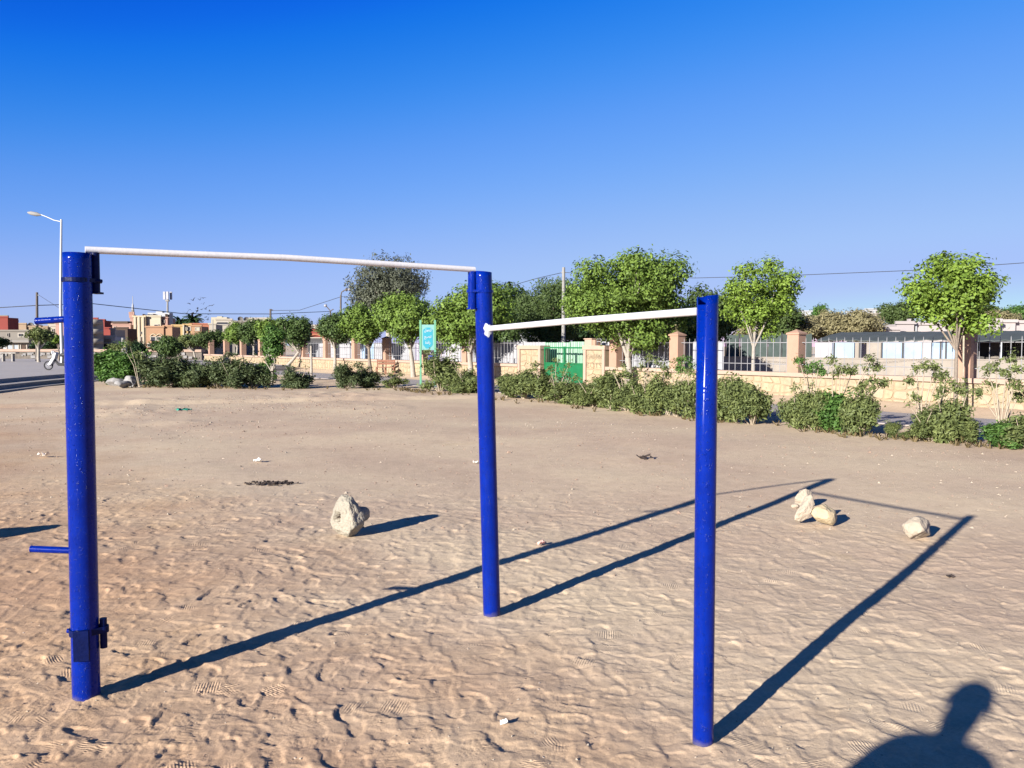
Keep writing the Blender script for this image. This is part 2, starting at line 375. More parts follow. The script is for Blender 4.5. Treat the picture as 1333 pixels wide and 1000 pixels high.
# ------------------------------------------------------------------ ground relief
rng = np.random.default_rng(11)
_perm = rng.random((256, 256))
def vnoise(x, y, s):
    x = x / s; y = y / s
    xi = np.floor(x).astype(int); yi = np.floor(y).astype(int); fx = x - xi; fy = y - yi
    fx = fx*fx*(3-2*fx); fy = fy*fy*(3-2*fy)
    a = _perm[xi & 255, yi & 255]; b_ = _perm[(xi+1) & 255, yi & 255]; c = _perm[xi & 255, (yi+1) & 255]; d = _perm[(xi+1) & 255, (yi+1) & 255]
    return (a*(1-fx)+b_*fx)*(1-fy) + (c*(1-fx)+d*fx)*fy - .5
def sstep(a, b_, x):
    t = np.clip((x-a)/(b_-a), 0, 1); return t*t*(3-2*t)
ROWS = np.concatenate([2.2*(10/2.2)**np.linspace(0, 1, 620, endpoint=False), 10*(7.8)**np.linspace(0, 1, 150)])
def build_ground():
    NU = 1000
    y0, y1 = 2.2, 78.0
    yy = ROWS; NV = len(yy)
    uu = np.linspace(-1, 1, NU)
    Y = np.repeat(yy[:, None], NU, 1)
    X = uu[None, :] * (1.9 + .74 * yy[:, None])
    near = 1 - sstep(7.2, 9.6, Y + .22*X + 1.6*vnoise(X, Y, 1.3))
    rough = near * (.45 + .55*sstep(-.15, .12, vnoise(X+9, Y+3, 1.1)) )
    Z = .035*vnoise(X, Y, 3.1) + .02*vnoise(X+50, Y, 1.2) + .006*vnoise(X, Y+31, .45)
    Z += near*(.006*vnoise(X+3, Y+7, .34) + .0022*vnoise(X+1, Y+17, .13) + .0026*vnoise(X, Y, .055) + .0014*vnoise(X+4, Y+9, .03))
    Z += (1-near)*(.004*vnoise(X, Y, .11))*np.exp(-Y/14)
    # wind/drag ridges running across, sharper lee side
    wr = X*.42 + Y*.9 + .35*vnoise(X, Y, .6) + .15*vnoise(X+5, Y, .22)
    ph = (wr/.21) % 1.0
    Z += near*.0018*(np.where(ph < .8, ph/.8, (1-ph)/.2) - .5) * sstep(-.1, .3, vnoise(X+20, Y+2, .8))
    wx_ = X + .10*vnoise(X+2, Y+5, .16); wy_ = Y + .10*vnoise(X+8, Y+1, .16)
    for k_, (sc_, am_) in enumerate(((.24, .0034), (.14, .0026), (.40, .0030))):
        na = vnoise(wx_*1.35+7*k_, wy_+3*k_, sc_) + .25*vnoise(X+k_, Y, sc_*.35)
        Z += near*am_*(sstep(-.02, .02, na) - .8*sstep(.0, .45, na))
    # footprints
    S = np.zeros_like(Z)
    nfp = 3000
    fy = 2.2 * (9.6/2.2) ** rng.random(nfp)
    fx = (rng.random(nfp)*2-1) * (1.9 + .74*fy)
    for i in range(nfp):
        cx, cy = fx[i], fy[i]
        keep = 1 - (cy + .22*cx - 7.4)/2.2
        if rng.random() > keep: continue
        ang = rng.choice([.5, .7, 2.2, -.4, 1.4]) + rng.normal()*.4
        ln = rng.uniform(.115, .15); wd = ln*rng.uniform(.34, .42); dep = rng.uniform(.002, .0095)*(.35+.65*rng.random())
        j0 = int(np.searchsorted(yy, cy-.24))
        j1 = int(np.searchsorted(yy, cy+.24))
        hw = 1.9 + .74*cy
        i0 = max(0, int(((cx-.26)/hw*.5+.5)*(NU-1))-8); i1 = min(NU, int(((cx+.26)/hw*.5+.5)*(NU-1))+9)
        if j1 <= j0 or i1 <= i0: continue
        dx = X[j0:j1, i0:i1]-cx; dy = Y[j0:j1, i0:i1]-cy
        u = (dx*math.cos(ang)+dy*math.sin(ang))/ln; v = (-dx*math.sin(ang)+dy*math.cos(ang))/wd
        v = v + .22*u*u*rng.choice([-1, 1]) ; v = v/(1 + .18*u - .25*np.exp(-((u+.1)/.25)**2))
        r_ = (np.abs(u)**2.6+np.abs(v)**2.6)**(1/2.6) + .10*vnoise(dx+i, dy, .05)
        ins = 1 - sstep(.88, 1.0, r_)
        tread = (.0016*np.sign(np.sin(u*ln*2*math.pi/.021 + .8*np.sin(v*3))) if cy < 4.6 and i % 2 == 0 else 0)*ins
        tilt = 1 + .55*u*rng.choice([-1, 1])
        rim = np.exp(-((r_-1.08)/.10)**2) * (.55 + .6*np.clip(-u*np.sign(tilt[0,0]-1 or 1), -.6, 1))
        h = -dep*ins*tilt + dep*.42*rim + tread
        w = np.maximum(ins, np.exp(-((r_-1.05)/.3)**2))
        old = S[j0:j1, i0:i1]
        S[j0:j1, i0:i1] = old*(1-.8*ins) + h
    # toe scuffs: short crescents pushed up
    for i in range(2300):
        cy = 2.2*(8.8/2.2)**rng.random(); cx = (rng.random()*2-1)*(1.9+.74*cy)
        if rng.random() > 1-(cy+.22*cx-6.8)/2.2: continue
        ang = rng.uniform(0, 6.28); ra = rng.uniform(.018, .085); am = rng.uniform(.0015, .0075)*(.3+.7*rng.random())
        if rng.random() < .7: ang = rng.normal()*.7 + .9
        j0 = int(np.searchsorted(yy, cy-.14))
        j1 = int(np.searchsorted(yy, cy+.14)); hw = 1.9+.74*cy
        i0 = max(0, int(((cx-.15)/hw*.5+.5)*(NU-1))-5); i1 = min(NU, int(((cx+.15)/hw*.5+.5)*(NU-1))+6)
        if j1 <= j0 or i1 <= i0: continue
        dx = X[j0:j1, i0:i1]-cx; dy = Y[j0:j1, i0:i1]-cy
        rr = np.sqrt(dx*dx+dy*dy); th = np.cos(np.arctan2(dy, dx)-ang)
        q_ = rr-ra; S[j0:j1, i0:i1] += am*np.where(q_ < 0, np.exp(-(q_/(.35*ra+.012))**2), np.exp(-(q_/.007)**2))*sstep(.0, .85, th)
    Z += S*(.50 + .36*(1 - sstep(-1.6, 1.4, X + .5*vnoise(X, Y, .9))))
    # little heaps of sand round the post feet
    for (px_, py_) in POSTS_XY:
        d2 = (X-px_)**2 + (Y-py_)**2
        Z += .014*np.exp(-d2/.010)*(1+1.2*vnoise(X, Y, .05))
    # sand drifted against the perimeter wall; long rut and shallow heaps far out in the field
    dw = (X - (8.2-.766*(Y-24.2)))*.794
    Z += np.where(dw < .5, .16*np.exp(-((dw+.1)/.9)**2), 0)
    rut = Y - (23.5 + .35*(X+6)+ .3*vnoise(X, Y, 2.0))
    Z += np.exp(-(rut/.35)**2)*(-.05)*sstep(-16, -13, X)*(1-sstep(-2, 0, X)) + np.exp(-((rut-.6)/.4)**2)*.05*sstep(-16, -13, X)*(1-sstep(-2, 0, X))
    for hx, hy, hr, hh in ((-9.2, 19.5, 1.2, .05), (-5.5, 26.0, 2.4, .06), (-7.0, 17.0, .8, .03), (-10.5, 23.0, 1.6, .05), (-3.4, 21.0, 1.0, .03)):
        Z += hh*np.exp(-((X-hx)**2+(Y-hy)**2*1.0)/hr**2)*(1+1.5*vnoise(X, Y, .35))
    edge = np.minimum(1, np.minimum((uu+1), (1-uu))/.03)[None, :]
    edge = np.minimum(edge, np.clip((Y-y0)/.35, 0, 1)); edge = np.minimum(edge, np.clip((y1-Y)/4, 0, 1))
    Z = Z*edge - .10*(1-edge)
    me = bpy.data.meshes.new('dirt_field')
    nv = NU*NV; co = np.empty((nv, 3), np.float32); co[:, 0] = X.ravel(); co[:, 1] = Y.ravel(); co[:, 2] = Z.ravel()
    me.vertices.add(nv); me.vertices.foreach_set('co', co.ravel())
    jj, ii = np.meshgrid(np.arange(NV-1), np.arange(NU-1), indexing='ij'); a = (jj*NU+ii).ravel()
    q = np.stack([a, a+1, a+1+NU, a+NU], 1).astype(np.int32); nf = len(q)
    me.loops.add(nf*4); me.loops.foreach_set('vertex_index', q.ravel())
    me.polygons.add(nf); me.polygons.foreach_set('loop_start', np.arange(0, nf*4, 4, dtype=np.int32))
    me.polygons.foreach_set('use_smooth', np.ones(nf, bool))
    me.update(); me.validate()
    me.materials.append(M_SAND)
    tag(link('dirt_field', me), kind='structure')
    return X, Y, Z
# posts of the exercise frame (feet)
PA = G(113.5, 909); PB = G(641, 801.5); PC = G(916, 969)
POSTS_XY = [(p.x, p.y) for p in (PA, PB, PC)]
GX, GY, GZ = build_ground()
def zat(x, y):
    """height of the built ground under a point"""
    NV, NU = GZ.shape
    j = min(int(np.searchsorted(ROWS, y)), NV-1)
    i = int(round((x/(1.9+.74*y)*.5+.5)*(NU-1)))
    if i < 0 or i >= NU or y < 2.2: return -.1
    return float(GZ[j, i])
g = MB()
g.add([(-900, -60, -.10), (900, -60, -.10), (900, 2500, -.10), (-900, 2500, -.10)], [(0, 1, 2, 3)])
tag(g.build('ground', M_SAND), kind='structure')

# ------------------------------------------------------------------ wall line
def W(t, off=0.0, z=0.0):            # a point on the camera face of the perimeter wall; off>0 goes behind it
    return Vector((8.2 - .766*t + .794*off, 24.2 + t + .608*off, z))
WD = Vector((-.608, .794, 0)); WN = Vector((-.794, -.608, 0))
def wframe(t, z=0.0, off=0.0):       # x along the wall (towards the far end), y into the wall, z up
    p = W(t, off, z)
    return Matrix(((WD.x, -WN.x, 0, p.x), (WD.y, -WN.y, 0, p.y), (0, 0, 1, p.z), (0, 0, 0, 1)))
K = 1.26                              # metres along the wall per unit of t
# path between hedge and wall
pth = MB()
tt = np.linspace(-14, 42, 57)
vv = []
for t in tt:
    a = .35*math.sin(t*.3); vv.append(W(t, -1.75 + .05*math.sin(t*1.7), .024)); vv.append(W(t, -4.75 + .08*math.sin(t*1.1+1), .024))
n0 = len(vv)
vv += [v - Vector((0, 0, .1)) for v in vv]
ff = []
for i in range(len(tt)-1):
    ff += [(2*i, 2*i+2, 2*i+3, 2*i+1), (2*i, n0+2*i, n0+2*i+2, 2*i+2), (2*i+1, 2*i+3, n0+2*i+3, n0+2*i+1)]
pth.add(vv, ff)
tag(pth.build('path', M_ASPH), kind='structure')

# plaza on the left with two steps
kx0 = -18.2
pz = MB()
kl = [(-17.6, 24.0), (-18.7, 31.0), (-19.6, 40.0), (-18.0, 47.0), (-13.5, 52.0), (-15.6, 55.0), (-30.0, 74.0), (-70, 74), (-70, 24)]
pz.prism([(x-.9, y) for x, y in kl], -.3, .34)
tag(pz.build('plaza', M_PLAZA), kind='structure')
def strip(pts, dx0, dx1, z0, z1):
    s = MB(); n = len(pts)
    vv = []
    for x, y in pts: vv += [(x+dx0, y, z0), (x+dx1, y, z0), (x+dx1, y, z1), (x+dx0, y, z1)]
    ff = []
    for i in range(n-1):
        for k in range(4): ff.append((4*i+k, 4*i+(k+1) % 4, 4*i+4+(k+1) % 4, 4*i+4+k))
    ff += [(3, 2, 1, 0), (4*n-4, 4*n-3, 4*n-2, 4*n-1)]
    s.add(vv, ff); return s
tag(strip(kl[:5], -.895, -.02, -.2, .19).build('lower_step', M_KERB), kind='structure')
tag(strip(kl[:5], -.015, .5, -.2, .05).build('kerb', M_KERB), kind='structure')

# ------------------------------------------------------------------ perimeter wall, gate
fence = empty('perimeter_wall', W(0), 'low cream stone wall with salmon pillars and a grey railing on its top', 'wall')
def fpart(mb, name, m, parent=None):
    o = mb.build(name, m); o.parent = parent or fence
    o.matrix_parent_inverse = Matrix.Translation(-W(0)) if parent is None else Matrix.Identity(4)
    return o
pill_t = [-12.3, -8.0, -4.1, -.28, 3.4, 5.75]
pill_l = [13.65, 16.7, 19.9, 22.9, 26.1, 28.9, 32.0, 35.2, 38.4, 41.6, 44.8]
ZC = .86
# core, built at world coordinates relative to the empty
def wall_run(t0, t1):
    b = MB(); b.box((0, 0.02, -.25), ((t1-t0)*K, .33, ZC-.12), wframe(t0)); fpart(b, 'wall_core', M_WALLCREAM)
    c = MB(); b = c; b.box((0, -.06, ZC-.12), ((t1-t0)*K, .41, ZC), wframe(t0)); fpart(b, 'coping', M_SALMONCAP)
wall_run(-14, 6.05); wall_run(10.35, 46)
# facing stones
def stone_cells(t0, t1, z0, z1, rng_, sx=.34, sz=.23):
    nx = max(1, int((t1-t0)*K/sx)); nz_ = max(1, int((z1-z0)/sz)); w = (t1-t0)*K/nx; h = (z1-z0)/nz_
    P = {}
    for j in range(nz_+1):
        for i in range(nx+1):
            P[i, j] = (i*w + (rng_.uniform(-.3, .3)*w if 0 < i < nx else 0), z0+j*h + (rng_.uniform(-.3, .3)*h if 0 < j < nz_ else 0))
    for j in range(nz_):
        for i in range(nx):
            poly = []
            c4 = [P[i, j], P[i+1, j], P[i+1, j+1], P[i, j+1]]
            cx = sum(p[0] for p in c4)/4; cz = sum(p[1] for p in c4)/4
            for k in range(4):
                a, b_ = c4[k], c4[(k+1) % 4]
                poly.append((a[0]*.87+b_[0]*.13, a[1]*.87+b_[1]*.13)); poly.append((a[0]*.13+b_[0]*.87, a[1]*.13+b_[1]*.87))
            yield [(cx+(p[0]-cx)*.90+rng_.uniform(-.01, .01), cz+(p[1]-cz)*.88+rng_.uniform(-.008, .008)) for p in poly], rng_.uniform(.012, .035)
def stone_mesh(mb, poly, d, F):
    n = len(poly); cx = sum(p[0] for p in poly)/n; cz = sum(p[1] for p in poly)/n
    v = [F @ Vector((x, .03, z)) for x, z in poly] + [F @ Vector((cx+(x-cx)*.93, .02-d, cz+(z-cz)*.93)) for x, z in poly]
    mb.add(v, [tuple(range(n, 2*n))] + [(i, (i+1) % n, n+(i+1) % n, n+i) for i in range(n)])
rs = random.Random(3)
def stones(t0, t1, z0, z1, parent, single, F=None, back=Vector((0, 0, 0))):
    mb = MB(); F = F or wframe(t0)
    for poly, d in stone_cells(t0, t1, z0, z1, rs):
        if single:
            b = MB(); stone_mesh(b, poly, d, F)
            o = b.build('stone', rs.choice([M_STONE, M_STONE, M_STONE2]), parent); o.matrix_parent_inverse = Matrix.Translation(-parent.location)
        else: stone_mesh(mb, poly, d, F)
    if not single:
        o = mb.build('stone_facing', M_STONE, parent); o.matrix_parent_inverse = Matrix.Translation(-parent.location); o['kind'] = 'stuff'
for t0, t1, sg in ((-8, -4.1, True), (-4.1, -.28, True), (-.28, 3.4, True), (3.4, 6.05, False), (10.35, 46, False), (-14, -8, False)):
    stones(t0, t1, .02, ZC-.13, fence, sg)
def pillar(t, z1=2.0, w=.38):
    b = MB(); F = wframe(t)
    b.box((-w/2, -.03, ZC-.12), (w/2, w-.03, z1), F)
    b.box((-w/2-.03, -.06, z1), (w/2+.03, w, z1+.05), F)
    a = [F @ Vector(p) for p in ((-w/2-.02, -.05, z1+.05), (w/2+.02, -.05, z1+.05), (w/2+.02, w-.01, z1+.05), (-w/2-.02, w-.01, z1+.05), (0, w/2-.03, z1+.16))]
    b.add(a, [(0, 1, 4), (1, 2, 4), (2, 3, 4), (3, 0, 4)])
    return b
for t in pill_t + pill_l: fpart(pillar(t), 'pillar', M_SALMON)
bar_mesh = None
def railing(t0, t1, light):
    global bar_mesh
    L_ = (t1-t0)*K
    F = wframe(t0)
    m = M_RAIL if light else M_DARKRAIL
    b = MB(); w0 = .2
    b.tube([F @ Vector((w0, .15, 1.76)), F @ Vector((L_-w0, .15, 1.76))], .013, 6)
    b.tube([F @ Vector((w0, .15, 1.10)), F @ Vector((L_-w0, .15, 1.10))], .013, 6)
    p = fpart(b, 'railing_panel', m)
    n = int((L_-2*w0)/.235)
    for i in range(n):
        x = w0 + (i+.5)*(L_-2*w0)/n
        if bar_mesh is None:
            bb = MB(); bb.tube([(0, 0, ZC-.01), (0, 0, 1.86)], .009, 5); bb.tube([(0, 0, 1.86), (0, 0, 1.91)], [.009, .002], 5)
            bar_mesh = bb.mesh('rail_bar', M_RAIL)
        o = link('bar', bar_mesh, p); pos = F @ Vector((x, .15, 0)); o.location = pos
        o.matrix_parent_inverse = Matrix.Identity(4)
ts = pill_t
for a, b_ in zip(ts[:-1], ts[1:]): railing(a, b_, True)
railing(10.3, 13.65, True)
for a, b_ in zip(pill_l[:-1], pill_l[1:]):
    if a < 35: railing(a, b_, True)
# gate piers
def pier(t0, t1, label):
    o = empty('gate_pier', W(t0), label, 'gate pier')
    F = wframe(t0); L_ = (t1-t0)*K
    def pp(mb, n, m):
        q = mb.build(n, m, o); q.matrix_parent_inverse = Matrix.Translation(-o.location); return q
    b = MB(); b.box((0, 0.0, -.2), (L_, .45, 1.62), F); pp(b, 'core', M_WALLCREAM)
    b = MB(); b.box((0, -.06, -.2), (.14, -.001, 1.62), F); pp(b, 'border', M_SALMONCAP)
    b = MB(); b.box((L_-.14, -.06, -.2), (L_, -.001, 1.62), F); pp(b, 'border', M_SALMONCAP)
    b = MB(); b.box((-.03, -.08, 1.50), (L_+.03, .48, 1.66), F); pp(b, 'coping', M_SALMONCAP)
    stones(0, (L_-.30)/K, .02, 1.48, o, False, F @ Matrix.Translation((.15, -.02, 0)))
    return o, F, L_, pp
pr, F, L_, pp = pier(6.08, 7.02, 'cream stone gate pier with GREEN BOYS scrawled on it, right of the green gate')
b = MB(); b.box((L_-.42, 0, 1.662), (L_-.02, .4, 1.90), F); pp(b, 'top_block', M_SALMONCAP)
b = MB(); b.box((L_-.45, -.03, 1.90), (L_+.01, .43, 1.94), F); pp(b, 'top_slab', M_SALMONCAP)
b = MB(); b.box((L_-.60, .02, 1.662), (L_-.425, .3, 1.88), F); pp(b, 'top_block', M_SALMON)
b = MB()
for x in (.06, .34, .58): b.box((x, .1, 1.662), (x+.025, .13, 1.90), F)
for z in (1.80, 1.90): b.box((.06, .095, z), (.60, .135, z+.022), F)
pp(b, 'little_grille', M_WPANEL)
def text_obj(body, size, F4, name, m, parent, extrude=.002, offset=0.0, spacing=1.0, align='CENTER'):
    cu = bpy.data.curves.new(name, 'FONT'); cu.body = body; cu.size = size; cu.extrude = extrude; cu.align_x = align; cu.offset = offset
    cu.space_character = spacing; cu.resolution_u = 3
    to = bpy.data.objects.new('tmp_text', cu); C.objects.link(to)
    bpy.context.view_layer.update()
    me = bpy.data.meshes.new_from_object(to.evaluated_get(bpy.context.evaluated_depsgraph_get()))
    bpy.data.objects.remove(to)
    me.transform(F4); me.materials.clear(); me.materials.append(m)
    for p in me.polygons: p.material_index = 0
    o = link(name, me, parent)
    if parent is not None: o.matrix_parent_inverse = Matrix.Translation(-parent.location)
    return o
M_INK = mat('black_spray', (.095, .075, .058), .8, .3, 9)
# wall-text frame: x runs towards the near end (reads left to right from the camera)
def text_frame(F, x, y, z):
    p = F @ Vector((x, y, z)); r = -WD
    return Matrix(((r.x, 0, -0 + WN.x, p.x), (r.y, 0, WN.y, p.y), (0, 1, 0, p.z), (0, 0, 0, 1)))
text_obj('GREEN', .27, text_frame(F, L_*.48, -.060, 1.14), 'scrawl', M_INK, pr, .002, -.009, 1.05)
text_obj('BOYS', .32, text_frame(F, L_*.50, -.060, .80), 'scrawl', M_INK, pr, .002, -.010, 1.12)
pier(9.12, 10.33, 'cream stone gate pier left of the green gate, half hidden by oleanders')
gate = empty('gate', W(8.05), 'green metal double gate with open bars above a solid green sheet', 'gate')
F = wframe(7.05); GL = (9.1-7.05)*K
def gp(mb, n, m, parent=gate):
    q = mb.build(n, m, parent)
    if parent is gate: q.matrix_parent_inverse = Matrix.Translation(-gate.location)
    return q
for x0, x1 in ((.02, GL/2-.01), (GL/2+.01, GL-.02)):
    b = MB()
    b.box((x0, .12, .08), (x0+.05, .17, 1.62), F); b.box((x1-.05, .12, .08), (x1, .17, 1.62), F)
    b.box((x0+.05, .12, 1.54), (x1-.05, .17, 1.60), F); b.box((x0+.05, .12, .90), (x1-.05, .17, .96), F)
    lf = gp(b, 'gate_leaf', M_GREEN)
    b = MB(); b.box((x0+.05, .135, .08), (x1-.05, .155, .90), F); gp(b, 'sheet_panel', M_GREEN, lf)
    n = 9
    for i in range(n):
        x = x0+.05+(i+.5)*(x1-x0-.1)/n
        b = MB(); b.tube([F @ Vector((x, .145, .96)), F @ Vector((x, .145, 1.80))], .009, 5); gp(b, 'bar', M_GREEN2, lf)

# tall timber post / brown stain post by the wall right end
# ------------------------------------------------------------------ behind the wall: sheet fence
M_WP2 = mat('greyish_white_sheet', (.225, .23, .25), .6, .05, 1.5)
sf = empty('sheet_fence', W(16, .95), 'tall corrugated sheet fence in white, lilac and mint behind the railing', 'fence')
panel_w = 1.55
t = 2.3
seq_special = {4: M_MINT, 5: M_MINT, 11: M_LILAC, 12: M_LILAC, 16: M_BLUEPANEL}
k = 0
while t < 29.0:
    F = wframe(t, 0, .95); b = MB(); nseg = 14
    vv = []
    for i in range(nseg+1):
        x = i*panel_w/nseg; y = .025*(1 if i % 2 else -1); vv += [F @ Vector((x, y, -.1)), F @ Vector((x, y, 1.80+.02*math.sin(k*2.1)))]
    b.add(vv, [(2*i, 2*i+2, 2*i+3, 2*i+1) for i in range(nseg)])
    b.box((panel_w-.03, -.05, -.1), (panel_w+.01, -.027, 1.80), F)
    mm = seq_special.get(k, [M_WPANEL, M_WP2, M_WPANEL, M_LILAC if k < 4 else M_WPANEL][k % 4])
    if k < 4: mm = [M_WP2, M_WPANEL, M_WP2, M_WPANEL][k]
    o = b.build('sheet_panel', mm, sf); o.matrix_parent_inverse = Matrix.Translation(-sf.location)
    t += (panel_w+.02)/K; k += 1

# ------------------------------------------------------------------ school yard on the right: low wall, panels, canopy
A0 = Q(938, 463, 46.0); A1 = Q(1420, 468, 35.0)
ldir = Vector((A1.x-A0.x, A1.y-A0.y, 0)); LL = ldir.length; ldir.normalize(); lnor = Vector((-ldir.y, ldir.x, 0))
def lframe(s, z=0, off=0):
    p = Vector((A0.x, A0.y, z)) + ldir*s + lnor*off
    return Matrix(((ldir.x, lnor.x, 0, p.x), (ldir.y, lnor.y, 0, p.y), (0, 0, 1, p.z), (0, 0, 0, 1)))
b = MB(); b.box((0, 0, -.2), (LL, .2, 1.0), lframe(0)); b.box((0, -.03, 1.0), (LL, .23, 1.06), lframe(0))
tag(b.build('low_wall', M_LOWWALL), 'long low beige wall of the yard, running under the dark canopy', 'wall')
def sof(px, off=0):      # distance along the yard wall line at which it is seen at picture column px
    r = (px-666.5)/F_PX
    p0 = Vector((A0.x, A0.y, 0)) + lnor*off
    return (r*p0.y - p0.x)/(ldir.x - r*ldir.y)
yw = empty('yard_partition', (A0.x, A0.y, 0), 'pale blue and white painted partition wall standing under the canopy', 'wall')
def yp(mb, n, m, par=yw):
    q = mb.build(n, m, par); q.matrix_parent_inverse = Matrix.Translation(-par.location); return q
cols = [(1060, 1083, M_WPANEL), (1083, 1112, M_BLUEPANEL), (1112, 1118, M_LOWWALL), (1127, 1147, M_LOWWALL), (1147, 1174, M_BLUEPANEL), (1174, 1200, M_BLUEPANEL),
        (1200, 1212, M_WPANEL), (1212, 1243, M_BLUEPANEL)]
for x0, x1, m in cols:
    s0, s1 = sof(x0, .35)+.02, sof(x1, .35)-.02
    b = MB(); b.box((s0, .35, -.1), (s1, .45, 1.88), lframe(0)); yp(b, 'wall_panel', m)
for x in (1085.5, 1119, 1147.5, 1175, 1224, 1231):
    s0 = sof(x, .3); b = MB(); b.box((s0-.035, .25, -.1), (s0+.035, .32, 1.9), lframe(0)); yp(b, 'post', M_DARK)
# canopy
cn = empty('canopy', (A0.x, A0.y, 0), 'long dark carport canopy with a sagging net roof on thin posts', 'canopy')
s0, s1 = sof(1056, 0), sof(1470, 0)
nseg = 60; vv = []
for i in range(nseg+1):
    s = s0+(s1-s0)*i/nseg; sag = .05*math.sin(i*1.05)**2
    f_ = lframe(s); z0 = 2.0-sag+(.03*math.sin(i*.31)); z1 = 2.48-sag*.5
    vv += [f_ @ Vector((0, .8, z0)), f_ @ Vector((0, 2.7, (z0+z1)/2+.03)), f_ @ Vector((0, 5.0, z1)), f_ @ Vector((0, 5.0, z1-.05)), f_ @ Vector((0, 2.7, (z0+z1)/2-.02)), f_ @ Vector((0, .8, z0-.05))]
ff = []
for i in range(nseg):
    for k in range(6): ff.append((6*i+k, 6*i+6+k, 6*i+6+(k+1) % 6, 6*i+(k+1) % 6))
b = MB(); b.add(vv, ff); yp(b, 'net_roof', M_ROOFNET, cn)
for i, x in enumerate((1062, 1098, 1140, 1186, 1232, 1268, 1300, 1335, 1380, 1440)):
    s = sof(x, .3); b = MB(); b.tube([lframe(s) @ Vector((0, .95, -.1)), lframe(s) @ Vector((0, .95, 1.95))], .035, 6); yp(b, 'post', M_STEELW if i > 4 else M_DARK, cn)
    b = MB(); b.tube([lframe(s) @ Vector((0, 4.8, -.1)), lframe(s) @ Vector((0, 4.8, 2.28))], .035, 6); yp(b, 'post', M_DARK, cn)
# shaded store at the right end with a window grille
st = empty('dark_store', (A0.x, A0.y, 0), 'dark open store with a pale window grille at the right end under the canopy', 'shed')
s0, s1 = sof(1262, 3.2), sof(1440, 3.2)
M_STORE = mat('dark_interior_wall', (.05, .048, .045), .9, .3, 1.5)  # wall colour itself near-black, standing for the dark interior
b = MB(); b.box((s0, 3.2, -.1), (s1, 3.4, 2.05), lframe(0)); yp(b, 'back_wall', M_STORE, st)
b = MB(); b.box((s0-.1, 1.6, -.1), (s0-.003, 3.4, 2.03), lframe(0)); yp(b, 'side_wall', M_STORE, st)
for wx0, wx1 in ((1290, 1297.5), (1299, 1317), (1321, 1333), (1338, 1356), (1360, 1378)):
    a, c = sof(wx0, 3.1), sof(wx1, 3.1)
    b = MB()
    for x in np.linspace(a, c, 6): b.box((x-.015, 3.11, 1.05), (x+.015, 3.14, 1.88), lframe(0))
    for z in (1.06, 1.45, 1.66): b.box((a, 3.08, z), (c, 3.109, z+.03), lframe(0))
    yp(b, 'window_grille', M_LOWWALL, st)
# shade net fence, left of the canopy
nf = empty('shade_net_fence', (A0.x, A0.y, 0), 'dark green shade net hung on posts above the low wall, left of the canopy', 'fence')
s0, s1 = sof(944, .5), sof(1057, .5)
for i in range(6):
    a = s0+(s1-s0)*i/6; c = s0+(s1-s0)*(i+1)/6
    b = MB(); nn = 8; vv = []
    for j in range(nn+1):
        x = a+.03+(c-a-.06)*j/nn; y = .5+.04*math.sin(j*1.7+i)
        vv += [lframe(x) @ Vector((0, y, .95)), lframe(x) @ Vector((0, y+.05, 1.7)), lframe(x) @ Vector((0, y, 2.34-.05*math.sin(j/nn*math.pi)))]
    ff = []
    for j in range(nn): ff += [(3*j, 3*j+3, 3*j+4, 3*j+1), (3*j+1, 3*j+4, 3*j+5, 3*j+2)]
    b.add(vv, ff, True); yp(b, 'net_panel', M_NET, nf)
    b = MB(); b.tube([lframe(a) @ Vector((0, .5, 0)), lframe(a) @ Vector((0, .5, 2.42))], .03, 6); yp(b, 'post', M_DARK, nf)

# ------------------------------------------------------------------ buildings
def bpart(mb, n, m, par):
    q = mb.build(n, m, par); q.matrix_parent_inverse = Matrix.Translation(-par.location) if par.parent is None else Matrix.Identity(4)
    return q
M_FRAME = mat('pale_window_frame', (0.275, 0.250, 0.210), .8, .05, 3)
M_GLASS = mat('dark_window_pane', (.03, .032, .04), .15, .2, 3)
def house(name, label, cat, Y, blocks, windows=(), extras=()):
    """blocks: (px0, px1, py_top, mat, depth, dy)  windows: (px0, px1, py0, py1, mat or None, dy)"""
    c = Q((blocks[0][0]+blocks[0][1])/2, 460, Y); o = empty(name, (c.x, Y, -.1), label, cat)
    for x0, x1, yt, m, dep, dy in blocks:
        a = Q(x0, yt, Y+dy); c = Q(x1, yt, Y+dy)
        dep = min(dep, 9) if c.x > 0 else 2.6
        b = MB(); b.box((a.x, Y+dy, -.1), (c.x, Y+dy+dep, a.z), None); bpart(b, 'wall', m, o)
        b = MB(); b.box((a.x-.12, Y+dy-.12, a.z), (c.x+.12, Y+dy+.1, a.z+.22)); bpart(b, 'parapet', m, o)
    for x0, x1, y0, y1, m, dy in windows:
        a = Q(x0, y0, Y+dy); c = Q(x1, y1, Y+dy); yy = Y+dy
        b = MB(); fr = min(.12, (c.x-a.x)*.2)
        b.box((a.x-fr, yy-.12, c.z-fr), (a.x, yy-.002, a.z+fr)); b.box((c.x, yy-.12, c.z-fr), (c.x+fr, yy-.002, a.z+fr))
        b.box((a.x+.001, yy-.12, a.z), (c.x-.001, yy-.002, a.z+fr)); b.box((a.x+.001, yy-.12, c.z-fr), (c.x-.001, yy-.002, c.z))
        f = bpart(b, 'window' if m is None or m is M_GLASS else 'door', M_FRAME, o)
        b = MB(); b.box((a.x, yy-.05, c.z), (c.x, yy-.003, a.z)); p = bpart(b, 'pane' if m is None or m is M_GLASS else 'door_leaf', m or M_GLASS, f)
    for n, fn, m in extras:
        b = MB(); fn(b); bpart(b, n, m, o)
    return o
